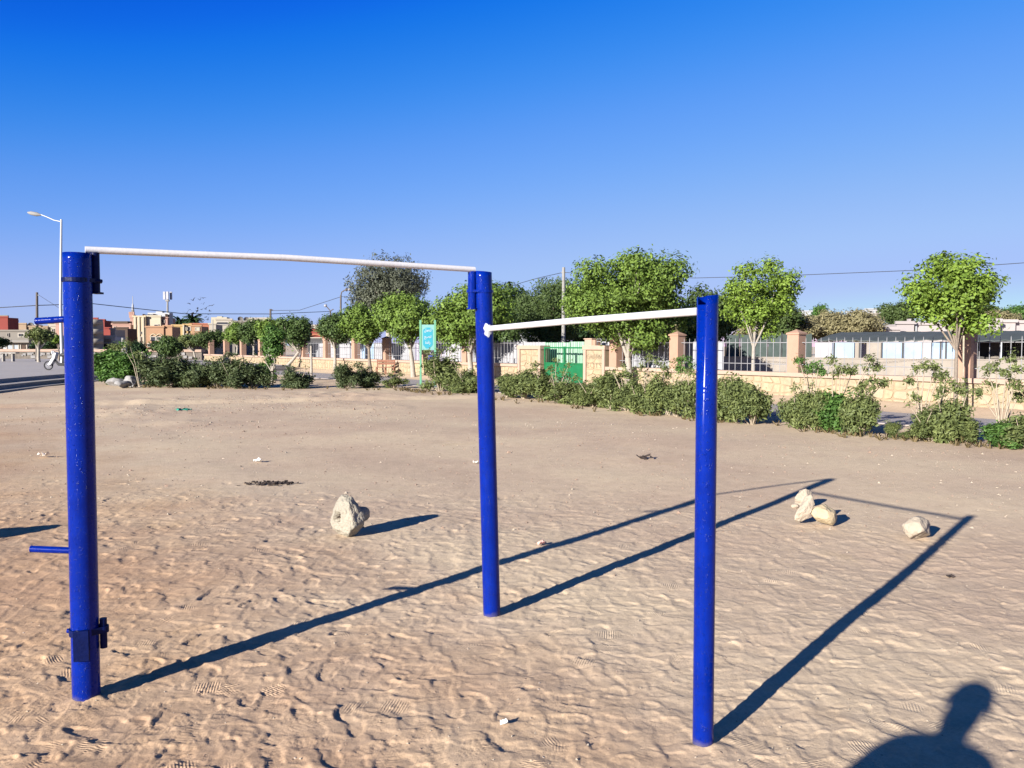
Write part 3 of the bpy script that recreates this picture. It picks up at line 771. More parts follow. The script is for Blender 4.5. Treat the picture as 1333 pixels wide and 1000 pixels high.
def ren(name, c, **k):
    c = tuple(x*.5 for x in c)
    return mat(name, c, .9, k.get('var', .06), k.get('scale', .5), dirt=tuple(x*.72 for x in c), dirt_amt=.4)
C_RED = ren('maroon_render', (.33, .055, .04)); C_GREY = ren('grey_beige_render', (.30, .27, .23)); C_TAN = ren('tan_render', (.46, .33, .22))
C_CREAM = ren('cream_render', (.68, .54, .35)); C_CREAM2 = ren('pale_cream_render', (.64, .57, .42)); C_OR = ren('orange_tan_render', (.52, .30, .17)); C_OCH = ren('ochre_render', (.62, .42, .18))
C_BRN = ren('brown_render', (.11, .07, .05)); C_WH = ren('shop_white', (.60, .62, .64)); C_ORED = ren('terracotta_render', (.50, .18, .10)); C_BEI = ren('beige_render', (.55, .49, .40))
C_PINK = ren('pink_render', (.55, .33, .26)); C_SHUT = ren('white_blue_shutter', (.50, .56, .62))
def dish(px, py, Y, r=.45):
    def fn(b):
        p = Q(px, py, Y); M = Matrix.Translation(p) @ Matrix.Rotation(math.radians(60), 4, 'X') @ Matrix.Rotation(.5, 4, 'Y')
        b.lathe([(0.01, -.12), (r*.5, -.09), (r*.85, -.02), (r, .05), (r*.86, -.01), (r*.5, -.07), (0.01, -.10)], 12, M)
        b.tube([p+Vector((0, .1, -1.2)), p+Vector((0, .05, -.1))], .04, 5)
    return fn
def tank(px, py, Y, w=.8, h=1.0):
    def fn(b):
        p = Q(px, py, Y); b.box((p.x-w, Y, p.z-h), (p.x+w, Y+1.2, p.z+h*.4)); b.box((p.x-w*.3, Y+.2, p.z+h*.4), (p.x+w*.3, Y+.9, p.z+h*.55))
    return fn
house('red_house', 'maroon block house at the far left edge behind the grey shop', 'house', 120, [(-30, 10, 415, C_RED, 9, 0)], [(-14, -8, 424, 430, None, 0)], [('parapet_rail', lambda b: b.box((Q(-28, 414, 120).x, 120.2, Q(0, 414, 120).z), (Q(9, 414, 120).x, 120.4, Q(0, 412.6, 120).z+.1)), C_GREY)])
house('shop_house', 'low grey shop with white shutters and a small dark window, far left', 'house', 100, [(-26, 37.5, 433, C_GREY, 10, 0), (4, 37, 447.5, C_WH, .3, -.35)],
      [(25, 31.5, 436, 439.5, None, 0), (10, 12, 435.5, 439.5, None, 0), (-14, -8, 436, 440, None, 0), (28, 35, 450, 460, C_BRN, -.35), (10, 17, 450, 460, C_SHUT, -.35), (18.5, 24.5, 450, 460, C_SHUT, -.35), (-10, 2, 450, 460, C_SHUT, 0)],
      [('awning_slab', lambda b: b.box((Q(4, 446, 99).x, 98.9, Q(4, 447.6, 99).z), (Q(38, 446, 99).x, 99.99, Q(4, 445.6, 99).z)), C_GREY)])
house('tan_house', 'long tan house with sloping roofline and roof dishes behind the grey shop', 'house', 135, [(10.5, 15, 422.5, C_CREAM, 9, -.6), (15, 34, 423.5, C_TAN, 10, 0), (34, 62, 427, C_TAN, 10, .3), (62, 74, 422.5, C_BEI, 10, 1)],
      [(32, 35, 431, 434, None, 0)], [('satellite_dish', dish(20.5, 419.5, 136), C_GREY), ('satellite_dish', dish(40, 424.5, 136), C_GREY), ('roof_box', tank(45, 426, 137, .6, .6), C_WH)])
house('salmon_house', 'narrow salmon house seen just left of the blue post', 'house', 118, [(72.5, 84, 423, C_PINK, 9, 0), (66, 72.4, 426, C_BEI, 9, .3)], [(68, 70.5, 430, 434, None, .3)])
house('balcony_house', 'beige house with stacked rounded balconies just right of the blue post', 'house', 95, [(104, 120, 420, C_BEI, 9, 0)],
      [(113, 119, 424, 430, None, 0), (113, 119, 437, 443, None, 0), (113, 119, 449, 455, None, 0)],
      [('balcony', lambda b: [b.lathe([(.02, Q(120, y, 95).z-.25), (1.0, Q(120, y, 95).z-.25), (1.05, Q(120, y, 95).z+.35), (.02, Q(120, y, 95).z+.36)], 14, Matrix.Translation((Q(120.5, 430, 95).x, 95.2, 0))) for y in (421, 433.5, 446, 458)], C_BEI)])
house('red_block_house', 'stepped maroon house behind the white shop box', 'house', 122, [(118, 127, 416.5, C_RED, 9, .2), (127, 136, 418.5, C_RED, 9, 0), (136, 143.5, 429, C_RED, 8, -.5)], [(129, 131, 424, 428, None, 0)])
house('white_shop', 'white shop fascia box above a dark shopfront, beside the balcony house', 'shop', 98, [(125, 150, 440, C_WH, 8, 0), (144, 149.5, 430.5, C_BEI, 7, .4)], [(127, 148.5, 449, 463, M_DARK, 0)],
      [('fascia_panel', lambda b: b.box((Q(133, 443, 98).x, 97.9, Q(133, 446.5, 98).z), (Q(145, 443, 98).x, 97.997, Q(133, 442.5, 98).z)), C_GREY)])
house('brown_house', 'dark brown flat-roofed house left of the cream house', 'house', 104, [(150, 166, 429, C_BRN, 8, 0), (146, 170, 424, C_PINK, 8, 9)], [(148.5, 151, 426.5, 429, None, 9)],
      [('roof_slab', lambda b: b.box((Q(146, 424, 112.9).x, 112.7, Q(146, 424, 112.9).z+.23), (Q(167, 424, 112.9).x, 114, Q(146, 424, 112.9).z+.5)), C_BRN)])
cream = house('cream_house', 'tall cream house with ragged parapet and arched doorway', 'house', 112, [(173.5, 189, 414, C_CREAM, 10, -.5), (189, 209, 413.5, C_CREAM2, 10, 0), (209, 218, 415, C_PINK, 9, .5)],
      [(189, 193.5, 424, 426.5, None, 0), (201.5, 206, 424, 426.5, None, 0), (175.5, 178, 440, 452, C_BRN, -.5), (183.5, 188, 440, 460, C_BRN, -.5), (211, 214, 418, 421, None, .5), (176, 177.5, 424, 427, None, -.5), (184, 186, 433, 436, None, -.5)],
      [('roof_tank', tank(206.3, 413, 113, 1.7*.9, 1.3), C_WH)] + [('rib', (lambda x: lambda b: b.box((Q(x, 414, 111.5).x-.12, 111.36, 0), (Q(x, 414, 111.5).x+.12, 111.497, Q(x, 413, 111.5).z)))(x), C_CREAM2) for x in (176, 181, 186.5)] +
      [('parapet_rubble', lambda b: [b.box((Q(x, 413, 112).x, 112.2, Q(x, 413, 112).z), (Q(x+1.2, 413, 112).x, 112.8, Q(x, 413-h, 112).z+.2)) for x, h in ((184.5, 1.3), (187, .7), (191, 1.0), (194.5, .8), (198, 1.5), (199.6, .9), (214, 1.4), (216, .8))], C_BRN)])
# arch heads over the doors and ornament are single rings
mn = empty('minaret', (Q(171, 460, 125).x, 125, -.1), 'slim pale minaret with a white lantern rising left of the cream house', 'tower')
b = MB(); a, c = Q(169, 415, 125), Q(173.6, 415, 125); cx = (a.x+c.x)/2; hw = (c.x-a.x)/2
b.box((cx-hw, 125, -.1), (cx+hw, 125+2*hw, a.z)); b.box((cx-hw*1.3, 124.9, a.z), (cx+hw*1.3, 125.2+2*hw, a.z+.5)); bpart(b, 'shaft', C_PINK, mn)
b = MB()
for sx in (-1, -.35, .35, 1): b.box((cx+sx*hw*1.1-.12, 124.95, a.z+.5), (cx+sx*hw*1.1+.12, 125.15, a.z+.95))
bpart(b, 'merlons', C_PINK, mn)
b = MB(); z1 = Q(171, 404, 125).z; b.box((cx-hw*.55, 125.3, a.z+.5), (cx+hw*.55, 125.3+hw*1.1, z1)); bpart(b, 'lantern', C_GREY, mn)
b = MB(); b.lathe([(hw*.6, z1), (hw*.62, z1+.3), (hw*.45, z1+.75), (hw*.15, z1+1.05), (.03, z1+1.2)], 12, Matrix.Translation((cx, 125.3+hw*.55, 0))); b.tube([(cx, 125.3+hw*.55, z1+1.1), (cx, 125.3+hw*.55, z1+2.1)], .05, 5); bpart(b, 'dome', C_WH, mn)
house('orange_house', 'orange-tan house front with two arched windows behind the dark round tree', 'house', 104, [(190, 213, 427.5, C_OR, 9, 0), (213, 224, 426.5, C_OR, 9, .2)],
      [(197, 202.5, 440, 443.5, None, 0), (205, 209.5, 440, 443.5, None, 0), (193, 198, 449, 452, None, 0)],
      [('arch_band', lambda b: [b.tube([Q(xc+4*math.cos(th), 440-4*math.sin(th), 103.93) for th in np.linspace(.1, math.pi-.1, 9)], .09, 5) for xc in (199.7, 207.5)], C_CREAM), ('yellow_awning', lambda b: b.box((Q(191.5, 459, 103).x, 102.4, Q(192, 460.5, 103).z), (Q(198.5, 459, 103).x, 103.9, Q(192, 458, 103).z)), ren('yellow_sheet', (.75, .55, .05)))])
house('ochre_house', 'ochre house with framed cream window panels under the two palms', 'house', 110, [(224, 239, 425.5, C_OCH, 9, 0), (239, 249, 424.5, C_OCH, 9, .3), (249, 262, 426, C_OR, 9, 0)],
      [(229, 232.5, 427.5, 431, C_CREAM2, 0), (229.5, 233, 437, 440, None, 0), (243, 248, 427, 430.5, C_CREAM2, .3), (255, 259.5, 427.5, 431, C_CREAM2, 0), (242, 247, 436, 439, None, .3)],
      [('drainpipe', lambda b: b.tube([Q(239.3, 460, 109.7), Q(239.3, 424.5, 109.7)], .14, 6), C_CREAM2)])
house('terracotta_house', 'low terracotta roofed house right of the ochre house', 'house', 124, [(247, 272, 423.5, C_ORED, 9, 0)], [(262, 265, 428, 432, None, 0)])
house('beige_house', 'pale beige house with an arched roof window, left of the ficus row', 'house', 115, [(272, 281, 423.5, C_BEI, 9, 0), (281, 302, 417.5, C_BEI, 10, 6), (302, 325, 420, C_GREY, 9, 5), (325, 350, 416, C_BEI, 9, 6)],
      [(283, 297, 420.5, 423, None, 6), (275, 277, 433, 437, None, 0), (305, 310, 425, 428, None, 5)], [('satellite_dish', dish(313, 416.5, 121), C_GREY), ('satellite_dish', dish(321, 417, 121), C_GREY), ('roof_tank', tank(285, 417, 122, 1.2, .9), C_CREAM2)])
house('maroon_hall', 'maroon hall with a wide dark arched opening behind the railing', 'building', 92, [(396, 425, 431, C_RED, 9, 0), (402, 414, 425.5, C_BEI, 7, 6), (425, 443, 444, C_OR, 8, .5)], [(397, 424, 441, 459, M_DARK, 0), (428, 440, 449, 458, M_DARK, .5)],
      [('arch_band', lambda b: b.tube([Q(410+14.5*math.cos(th), 447-11*math.sin(th), 91.85) for th in np.linspace(0, math.pi, 13)], .14, 5), C_ORED)])
house('white_outbuilding', 'small white outbuilding behind the railing left of the bench', 'building', 74, [(446, 458, 437, C_WH, 6, 0), (458, 470, 441, C_BEI, 6, .4)], [(449, 453, 444, 448, None, 0)])
house('white_shed', 'small bright white gable behind the fence right of the middle post', 'building', 52, [(676, 686, 431, C_WH, 5, 0), (686, 702, 443, C_WH, 5, .5)], [(688, 693, 446, 449, None, .5)])
house('far_white_house', 'far white house showing above the olive scrub', 'house', 150, [(1040, 1057, 405, C_WH, 9, 0)], [(1044, 1047, 409, 411, None, 0)])
house('far_flat_house', 'far pale flat-roofed house left of the white building', 'house', 160, [(1126, 1150, 402, C_WH, 9, 0), (1130, 1150, 408, C_BEI, 9, -1)], [(1132, 1135, 404, 406, None, 0), (1140, 1143, 404, 406, None, 0)])
house('white_building', 'long single-storey white building behind the canopy on the right', 'building', 58, [(1149, 1172, 428.5, M_WB, 6, -.8), (1167.5, 1190, 421, M_WB, 8, 0), (1190, 1252, 422, M_WB, 8, .4), (1252, 1302, 417.5, M_WB, 8, -.6), (1302, 1322, 418.5, M_WB, 8, .3), (1322, 1400, 419.5, M_WB, 8, .7)],
      [(1307, 1315, 431, 434, None, .3), (1328, 1336, 431.5, 434, None, .7), (1176, 1192, 432.5, 435, None, 0)],
      [('vent_pipe', lambda b: b.box((Q(1183, 415, 59).x, 59, Q(1183, 422, 59).z-.2), (Q(1186, 415, 59).x, 59.3, Q(1183, 414, 59).z)), M_WB), ('downpipe', lambda b: b.box((Q(1191, 430, 58.3).x, 58.2, 0), (Q(1192.5, 430, 58.3).x, 58.39, Q(1191, 422, 58.3).z)), C_WH)])
# stone boundary wall closing the plaza, its face given a dark colour
M_DSTONE = mat('dark_stone_face', (.11, .095, .08), .95, .35, 4, .8, 12, dirt=(.2, .17, .14), dirt_amt=.5)
fw = empty('plaza_wall', (-34, 76, 0), 'dark rubble wall with a lit sandy coping closing the plaza, far left', 'wall')
b = MB(); b.box((-75, 76, -.1), (-29.5, 76.5, .98)); bpart(b, 'wall_core', M_DSTONE, fw)
b = MB(); b.box((-75, 75.9, .98), (-29.5, 76.9, 1.22)); bpart(b, 'coping', M_SALMONCAP, fw)
b = MB()
for i in range(170):
    x = R.uniform(-74, -30); z = R.uniform(.42, .85); s = R.uniform(.10, .22)
    b.box((x-s, 75.93, z-s*.6), (x+s, 75.999, z+s*.6), None, 0, .03)
o = bpart(b, 'rubble_stones', M_GREYROCK, fw); o['kind'] = 'stuff'

# ------------------------------------------------------------------ foliage
def leaf_cloud(n, centers, radii, leaf, up=.4, rng_=None, aspect=.5, cluster=10, cr=.13, bias=.45, inner=.12, align=.8):
    """n leaves in tufts spread through ellipsoid lobes; returns verts, quads"""
    rg = rng_
    centers = np.array(centers); radii = np.array(radii)
    vol = radii.prod(1)**.8; pr_ = vol/vol.sum()
    nc = max(1, n//cluster)
    li = rg.choice(len(centers), nc, p=pr_)
    d = rg.normal(size=(nc, 3)); d /= np.linalg.norm(d, axis=1)[:, None]
    rad = rg.random(nc)**bias
    k = rg.random(nc) < inner; rad[k] *= .6
    cc = centers[li] + d*radii[li]*rad[:, None]
    ci = np.repeat(np.arange(nc), cluster); N = len(ci)
    off = rg.normal(size=(N, 3))*cr*.6
    p = cc[ci] + off
    nrm = d[ci]*align + rg.normal(size=(N, 3))*.5 + np.array([0, 0, up]); nrm /= np.linalg.norm(nrm, axis=1)[:, None]
    a = rg.normal(size=(N, 3)); u = np.cross(nrm, a); u /= np.linalg.norm(u, axis=1)[:, None]; v = np.cross(nrm, u)
    s = leaf*(.7+.6*rg.random(N))[:, None]
    w = s*aspect
    drop = -nrm*s*.12
    V = np.stack([p-u*s*.5, p+v*w*.5+drop*.2, p+u*s*.5+drop, p-v*w*.5+drop*.2], 1).reshape(-1, 3)
    return V
def cloud_mesh(name, V, m):
    me = bpy.data.meshes.new(name); nv = len(V); nf = nv//4
    me.vertices.add(nv); me.vertices.foreach_set('co', V.astype(np.float32).ravel())
    me.loops.add(nv); me.loops.foreach_set('vertex_index', np.arange(nv, dtype=np.int32))
    me.polygons.add(nf); me.polygons.foreach_set('loop_start', np.arange(0, nv, 4, dtype=np.int32))
    me.update(); me.validate(); me.materials.append(m); return me
def tree(label, foot, w, h0, h1, seed, m=None, leaf=.09, n=9000, lobes=18, bark=None, name='ficus_tree', lean=0, group=None, trunk_r=.07, fork=True, flat=.0, lr=(.15, .27), cr=.13, depth=None, aspect=.5, offx=0, stake=False, up=.4, trunks=None, cat='tree', conic=0):
    """crown w wide between heights h0 and h1 over a foot point"""
    rg = np.random.default_rng(seed); m = m or L_FICUS; bark = bark or M_BARK
    o = empty(name, (foot[0], foot[1], zat(foot[0], foot[1])-.03 if foot[1] < 74 else -.1), label, cat, group)
    z0 = o.location.z; hz = h1-h0; cz = (h0+h1)/2 - z0; dep = depth or w
    cs, rs_ = [], []
    for i in range(lobes):
        zf = 1 - 2*(i+.5)/lobes; af = i*2.39996 + seed; rf = math.sqrt(max(0, 1-zf*zf))
        d = np.array([rf*math.cos(af), rf*math.sin(af), zf]) + rg.normal(size=3)*.16; d /= np.linalg.norm(d); rr = (.95, .9, .35, 1.0, .6)[i % 5] + rg.normal()*.06
        lz = rg.uniform(*lr)
        r3 = np.array([w*lz, dep*lz, min(hz, w)*lz*.95])
        room = np.maximum(np.array([w/2, dep/2, hz/2]) - r3*.9, 0)
        c = d*room*min(rr, 1.05)*1.08; c[:2] *= 1-.4*max(0, -c[2]/(hz/2))
        c = np.clip(c, -room, room)
        if conic: c[:2] *= 1-conic*(c[2]/hz+.5)
        cs.append(c + np.array([offx, 0, cz])); rs_.append(r3)
    V = leaf_cloud(int(n*2.0), cs, rs_, leaf*.98, up, rg, cr=cr*.85, aspect=aspect*1.15, bias=.3, align=1.25)
    for ax_, lo_, hi_ in ((0, offx-w/2, offx+w/2), (1, -dep/2, dep/2), (2, h0-z0, h1-z0)):
        a_, b_ = np.percentile(V[:, ax_], (.35, 99.65)); V[:, ax_] = (V[:, ax_]-a_)/(b_-a_)*(hi_-lo_)+lo_
    link('crown', cloud_mesh('crown', V, m), o)
    b = MB(); base = Vector((lean*-1.0, 0, 0)); forkp = Vector((offx*.3, 0, max(.35*(h0-z0), h0-z0-.35)))
    mid = forkp*.5 + Vector((rg.normal()*.04, rg.normal()*.04, 0)) + base*.4
    b.tube([base, mid, forkp], [trunk_r*1.25, trunk_r, trunk_r*.85], 8)
    for i, c in enumerate(cs[:9]):
        c = Vector(c); q = forkp.lerp(c, .5) + Vector((rg.normal()*.08, rg.normal()*.08, -.05*w))
        b.tube([forkp - Vector((0, 0, .05)), q, c], [trunk_r*.6, trunk_r*.38, trunk_r*.12], 6)
    b.build('trunk', bark, o)
    if stake:
        s = MB(); s.tube([(.12, -.1, 0), (.1, -.08, 1.9)], .022, 6); s.build('stake', M_STEM, o)
    return o
def tree_px(label, px_trunk, Y, x0, x1, yt, yb, seed, **k):
    x0 -= 2; x1 += 2; yb -= 2
    f = Q(px_trunk, 460, Y); a = Q(x0, yt, Y); c = Q(x1, yb, Y)
    return tree(label, (f.x, Y), (c.x-a.x)*1.02, c.z, a.z, seed, offx=(a.x+c.x)/2-f.x, **k)
ROW = 'clipped ficus trees in a row along the perimeter wall'
tree_px('bright green young tree by the salmon pillar, rightmost of the street trees', 1246, 19.0, 1188, 1302, 328, 436, 21, m=L_BRIGHT, n=7000, leaf=.085, lobes=24, trunk_r=.045, bark=M_BARK, stake=True, lr=(.11, .20), group=ROW, cr=.12, up=.5)
tree_px('open-crowned young tree with pale trunk between the right blue post and a salmon pillar', 979, 27.3, 942, 1031, 338, 440, 22, m=L_BRIGHT, n=6200, leaf=.09, lobes=21, trunk_r=.07, bark=M_PALEBARK, lr=(.10, .19), group=ROW, cr=.12)
tree_px('largest ficus with a broad lit crown and forked trunk right of the green gate', 817, 28.7, 740, 898, 331, 455, 23, n=21000, leaf=.10, lobes=46, trunk_r=.13, bark=M_PALEBARK, lr=(.11, .19), group=ROW, cr=.15)
tree_px('wide ficus with a forked pale trunk just left of the middle blue post', 611, 36.0, 556, 665, 368, 452, 24, n=12000, leaf=.12, lobes=25, m=L_FICUS, trunk_r=.12, bark=M_PALEBARK, group=ROW, cr=.17)
tree_px('rounded ficus whose trunk stands just left of the turquoise sign', 538, 40.0, 488, 562, 383, 447, 25, n=9500, leaf=.12, lobes=19, trunk_r=.11, bark=M_PALEBARK, group=ROW, cr=.17)
tree_px('ficus with thin branching trunk behind the brown bench', 483, 43.5, 446, 502, 398, 448, 26, n=8000, leaf=.12, lobes=17, trunk_r=.09, bark=M_BARK, group=ROW, cr=.17)
tree_px('small round ficus with two pale trunks left of the bench', 436, 47.5, 416, 455, 409, 449, 27, n=5200, leaf=.12, lobes=16, m=L_FICUSD, trunk_r=.09, bark=M_PALEBARK, group=ROW, cr=.17)
tree_px('leaning ficus with slanted pale trunk right of the small dark slender tree', 391, 53, 364, 404, 413, 454, 28, n=5500, leaf=.14, lobes=16, m=L_FICUSD, trunk_r=.10, bark=M_PALEBARK, lean=1.0, group=ROW, cr=.2)
tree_px('light green ficus of the far row, behind the small dark slender tree', 352, 58, 336, 372, 416, 450, 29, n=5000, leaf=.15, lobes=14, trunk_r=.09, bark=M_PALEBARK, group=ROW, cr=.22)
tree_px('dark ficus of the far row with thin pale trunk, left of the slender tree', 331, 62, 314, 344, 417, 450, 30, n=4600, leaf=.15, lobes=14, m=L_FICUSD, trunk_r=.09, bark=M_PALEBARK, group=ROW, cr=.22)
tree_px('light round ficus at the left of the clipped far row', 309, 66, 294, 324, 421, 450, 31, n=4600, leaf=.16, lobes=14, trunk_r=.09, bark=M_PALEBARK, group=ROW, cr=.22)
tree_px('olive-green sparse tree between the pink pillars and the dark round tree', 272, 70, 254, 294, 431, 456, 32, n=4200, leaf=.16, lobes=9, m=L_PEPPER, trunk_r=.09, bark=M_PALEBARK, group='sparse trees left of the pink pillars', cr=.25)
tree_px('faded sparse tree directly right of the dark round tree', 254, 72, 233, 262, 437, 455, 33, n=3600, leaf=.16, lobes=9, m=L_OLEA, trunk_r=.09, bark=M_PALEBARK, group='sparse trees left of the pink pillars', cr=.25)
tree_px('dense dark round tree with low crown in front of the orange house', 220, 62, 202, 236, 439, 468, 34, n=6000, leaf=.15, lobes=10, m=L_FICUSD, trunk_r=.10, name='round_tree', cr=.2)
tree_px('small slender dark tree with white painted trunk standing in the hedge line', 353.5, 36.0, 341, 369, 424, 476, 35, n=3200, leaf=.10, lobes=9, m=L_GREENBUSH, trunk_r=.055, bark=M_PALEBARK, name='slender_tree', cr=.14, conic=.3)
tree_px('tall grey-green eucalyptus towering behind the ficus row', 505, 72, 458, 553, 336, 424, 36, n=15000, leaf=.22, lobes=38, m=L_EUC, trunk_r=.25, bark=M_PALEBARK, name='eucalyptus_tree', lr=(.16, .25), cr=.28, aspect=.35)
tree_px('drooping pepper tree behind the green gate', 705, 42, 664, 762, 366, 452, 37, n=16000, leaf=.15, lobes=20, m=L_PEPPER, trunk_r=.16, name='pepper_tree', lr=(.16, .27), cr=.22, aspect=.28, up=-.2)
tree_px('dark dense tree behind the middle blue post', 652, 46, 618, 690, 371, 452, 38, n=9000, leaf=.17, lobes=13, m=L_FICUSD, trunk_r=.16, name='dark_tree', cr=.2)
tree_px('deep green tree filling the gap behind the largest ficus', 770, 50, 732, 812, 392, 456, 39, n=7000, leaf=.2, lobes=19, m=L_DARK, trunk_r=.16, name='dark_tree', cr=.25)
tree_px('dark shaded tree behind the right side of the largest ficus', 868, 42, 828, 905, 398, 455, 40, n=7000, leaf=.17, lobes=19, m=L_DARK, trunk_r=.16, name='dark_tree', cr=.22)
tree_px('loose green tree just behind the right blue post', 925, 34, 884, 962, 374, 452, 41, n=7500, leaf=.13, lobes=15, m=L_PEPPER, trunk_r=.10, name='loose_tree', lr=(.14, .24), cr=.18)
tree_px('dark green tree behind the open-crowned young tree', 1012, 54, 985, 1040, 390, 440, 42, n=5000, leaf=.18, lobes=10, m=L_PEPPER, trunk_r=.14, name='dark_tree', cr=.22)
tree_px('bright little conifer-like tree poking above the olive scrub', 1066, 60, 1056, 1077, 396, 430, 43, n=2200, leaf=.15, lobes=7, m=L_GREENBUSH, trunk_r=.08, name='small_tree', cr=.2, conic=.4)
tree_px('feathery green tree behind the far end of the white building', 1168, 75, 1149, 1189, 392, 425, 44, n=4200, leaf=.22, lobes=11, m=L_PEPPER, trunk_r=.14, name='feathery_tree', cr=.32, aspect=.35)
tree_px('green tree on the right half hidden behind the young tree crown', 1282, 76, 1258, 1310, 396, 424, 45, n=4200, leaf=.22, lobes=11, m=L_PEPPER, trunk_r=.14, name='feathery_tree', cr=.32)
tree_px('green tree above the white building at the right edge', 1335, 78, 1308, 1368, 396, 426, 46, n=4800, leaf=.22, lobes=11, m=L_GREENBUSH, trunk_r=.14, name='feathery_tree', cr=.32)
tree_px('thin bare-stemmed tree with bent pale trunk on the plaza, far left', 49, 60, 40, 66, 428, 452, 47, n=1700, leaf=.18, lobes=9, m=L_OLEA, trunk_r=.12, bark=M_PALEBARK, name='bent_tree', cr=.3, lean=-.1, lr=(.13, .22))
tree_px('dark bushy tree filling the gap left of the blue post', 70, 88, 44, 88, 436, 468, 48, n=4200, leaf=.25, lobes=10, m=L_DARK, trunk_r=.14, name='dark_tree', cr=.35)
tree_px('small light green tree just left of the blue post', 76, 66, 69, 84, 438, 450, 49, n=1500, leaf=.16, lobes=7, m=L_BRIGHT, trunk_r=.07, name='small_tree', cr=.22)
tree_px('dark low tree cropped by the left edge of the photograph', -4, 84, -16, 7, 440, 458, 50, n=2200, leaf=.2, lobes=8, m=L_DARK, trunk_r=.1, name='dark_tree', cr=.3)
tree_px('grey half-bare tree with pale forked stems in front of the brown house', 160, 60, 144, 176, 444, 482, 51, n=1900, leaf=.16, lobes=10, m=L_OLEA, trunk_r=.12, bark=M_PALEBARK, name='bare_tree', cr=.3, lr=(.13, .22))
tree_px('dark leafy tree left of the arched doorway of the cream house', 178, 66, 166, 190, 446, 472, 52, n=2600, leaf=.16, lobes=8, m=L_DARK, trunk_r=.1, name='dark_tree', cr=.25)
tree_px('dark tree mass between the ficus row and the eucalyptus', 578, 60, 545, 620, 404, 452, 53, n=5000, leaf=.22, lobes=16, m=L_DARK, trunk_r=.14, name='dark_tree', cr=.3)
# olive scrub mounds behind the canopy
for i, (px, Y, x0, x1, yt, lab) in enumerate(((1036, 56, 1018, 1062, 410, 'left end mound of the olive scrub behind the salmon pillar'), (1078, 58, 1050, 1104, 405, 'middle mound of the olive scrub behind the canopy'),
        (1118, 57, 1092, 1143, 404, 'right and tallest mound of the olive scrub behind the canopy'), (990, 56, 960, 1028, 418, 'low olive scrub behind the shade net'), (905, 40, 872, 938, 414, 'brownish scrub behind the sheet fence beside the right blue post'),
        (1290, 66, 1268, 1318, 404, 'yellowish scrub above the roof of the white building'))):
    tree_px(lab, px, Y, x0, x1, yt, 446 if i < 5 else 425, 60+i, n=6500, leaf=.15, lobes=15, m=L_OLIVE, trunk_r=.08, name='scrub_mound', cat='bush', group='olive scrub', lr=(.16, .26), cr=.22, depth=4)
# palms
def palm(label, px, py, Y):
    p = Q(px, py, Y); o = empty('palm_tree', (p.x, Y, -.1), label, 'palm', 'palms above the ochre house')
    b = MB(); b.tube([(0, 0, 0), (0.05, 0, p.z*.5), (0, 0, p.z)], [.22, .17, .15], 8); b.build('trunk', M_BARK, o)
    b = MB()
    for i in range(60):
        a = R.uniform(0, 6.28); e = R.uniform(-.3, 1.3); ln = R.uniform(1.6, 2.3); pts = []
        for s in np.linspace(0, 1, 6):
            pts.append(Vector((math.cos(a)*ln*s*math.cos(e*.7), math.sin(a)*ln*s*math.cos(e*.7), p.z+ln*s*math.sin(e)-1.0*s*s)))
        side = Vector((-math.sin(a), math.cos(a), 0))
        for j in range(5):
            w0 = .30*(1-j/6); w1 = .30*(1-(j+1)/6)
            b.add([pts[j]-side*w0-Vector((0,0,.08)), pts[j], pts[j+1], pts[j+1]-side*w1-Vector((0,0,.08))], [(0, 1, 2, 3)]); b.add([pts[j], pts[j]+side*w0-Vector((0,0,.08)), pts[j+1]+side*w1-Vector((0,0,.08)), pts[j+1]], [(0, 1, 2, 3)])
    b.build('crown', L_DARK, o)
palm('left one of the two dark palms above the ochre house', 234.5, 418.5, 130)
palm('right one of the two dark palms above the ochre house, taller', 250, 416.5, 130)

# hedge shrubs ---------------------------------------------------------------
def shrub_proto(seed, m, leggy, leaf=.085, n=2600, lobes=15, aspect=.36):
    """unit shrub: about 1 m wide and 1 m tall"""
    rg = np.random.default_rng(seed); cs, rr = [], []
    for i in range(lobes):
        z = rg.uniform(.12, .72); r = rg.uniform(.14, .24); a = rg.uniform(0, 6.28); d = rg.uniform(0, .5-r*.8)*(1 if z < .5 else .75)
        cs.append((math.cos(a)*d, math.sin(a)*d, z)); rr.append((r, r, r*1.05))
    for i in range(leggy):
        a = rg.uniform(0, 6.28); d = rg.uniform(.1, .45); cs.append((math.cos(a)*d, math.sin(a)*d, rg.uniform(.82, 1.1))); rr.append((.07, .07, .06))
    V = leaf_cloud(n, cs, rr, leaf, .45, rg, cr=.07, aspect=aspect, cluster=8, bias=.5)
    V[:, 2] = np.maximum(V[:, 2], .01)
    fol = cloud_mesh('foliage', V, m)
    b = MB()
    for c in cs:
        c = Vector(c); q = Vector((c.x*.45+rg.normal()*.03, c.y*.45+rg.normal()*.03, c.z*.55))
        b.tube([(c.x*.1, c.y*.1, -.03), q, c], [.014, .011, .005], 5)
    return fol, b.mesh('stem', M_STEM)
OLE = [shrub_proto(100+i, L_OLEA, (3, 6, 1, 4, 0, 7)[i], n=6200) for i in range(6)]
OLD = [shrub_proto(100+i, L_OLED, (3, 6, 1, 4, 0, 7)[i], n=6200) for i in range(6)]
GRN = [shrub_proto(120+i, L_GREENBUSH, 1, leaf=.085, n=6000, aspect=.48) for i in range(2)]
SPR = [shrub_proto(130+i, L_OLEA, 9, n=2600, lobes=8) for i in range(2)]
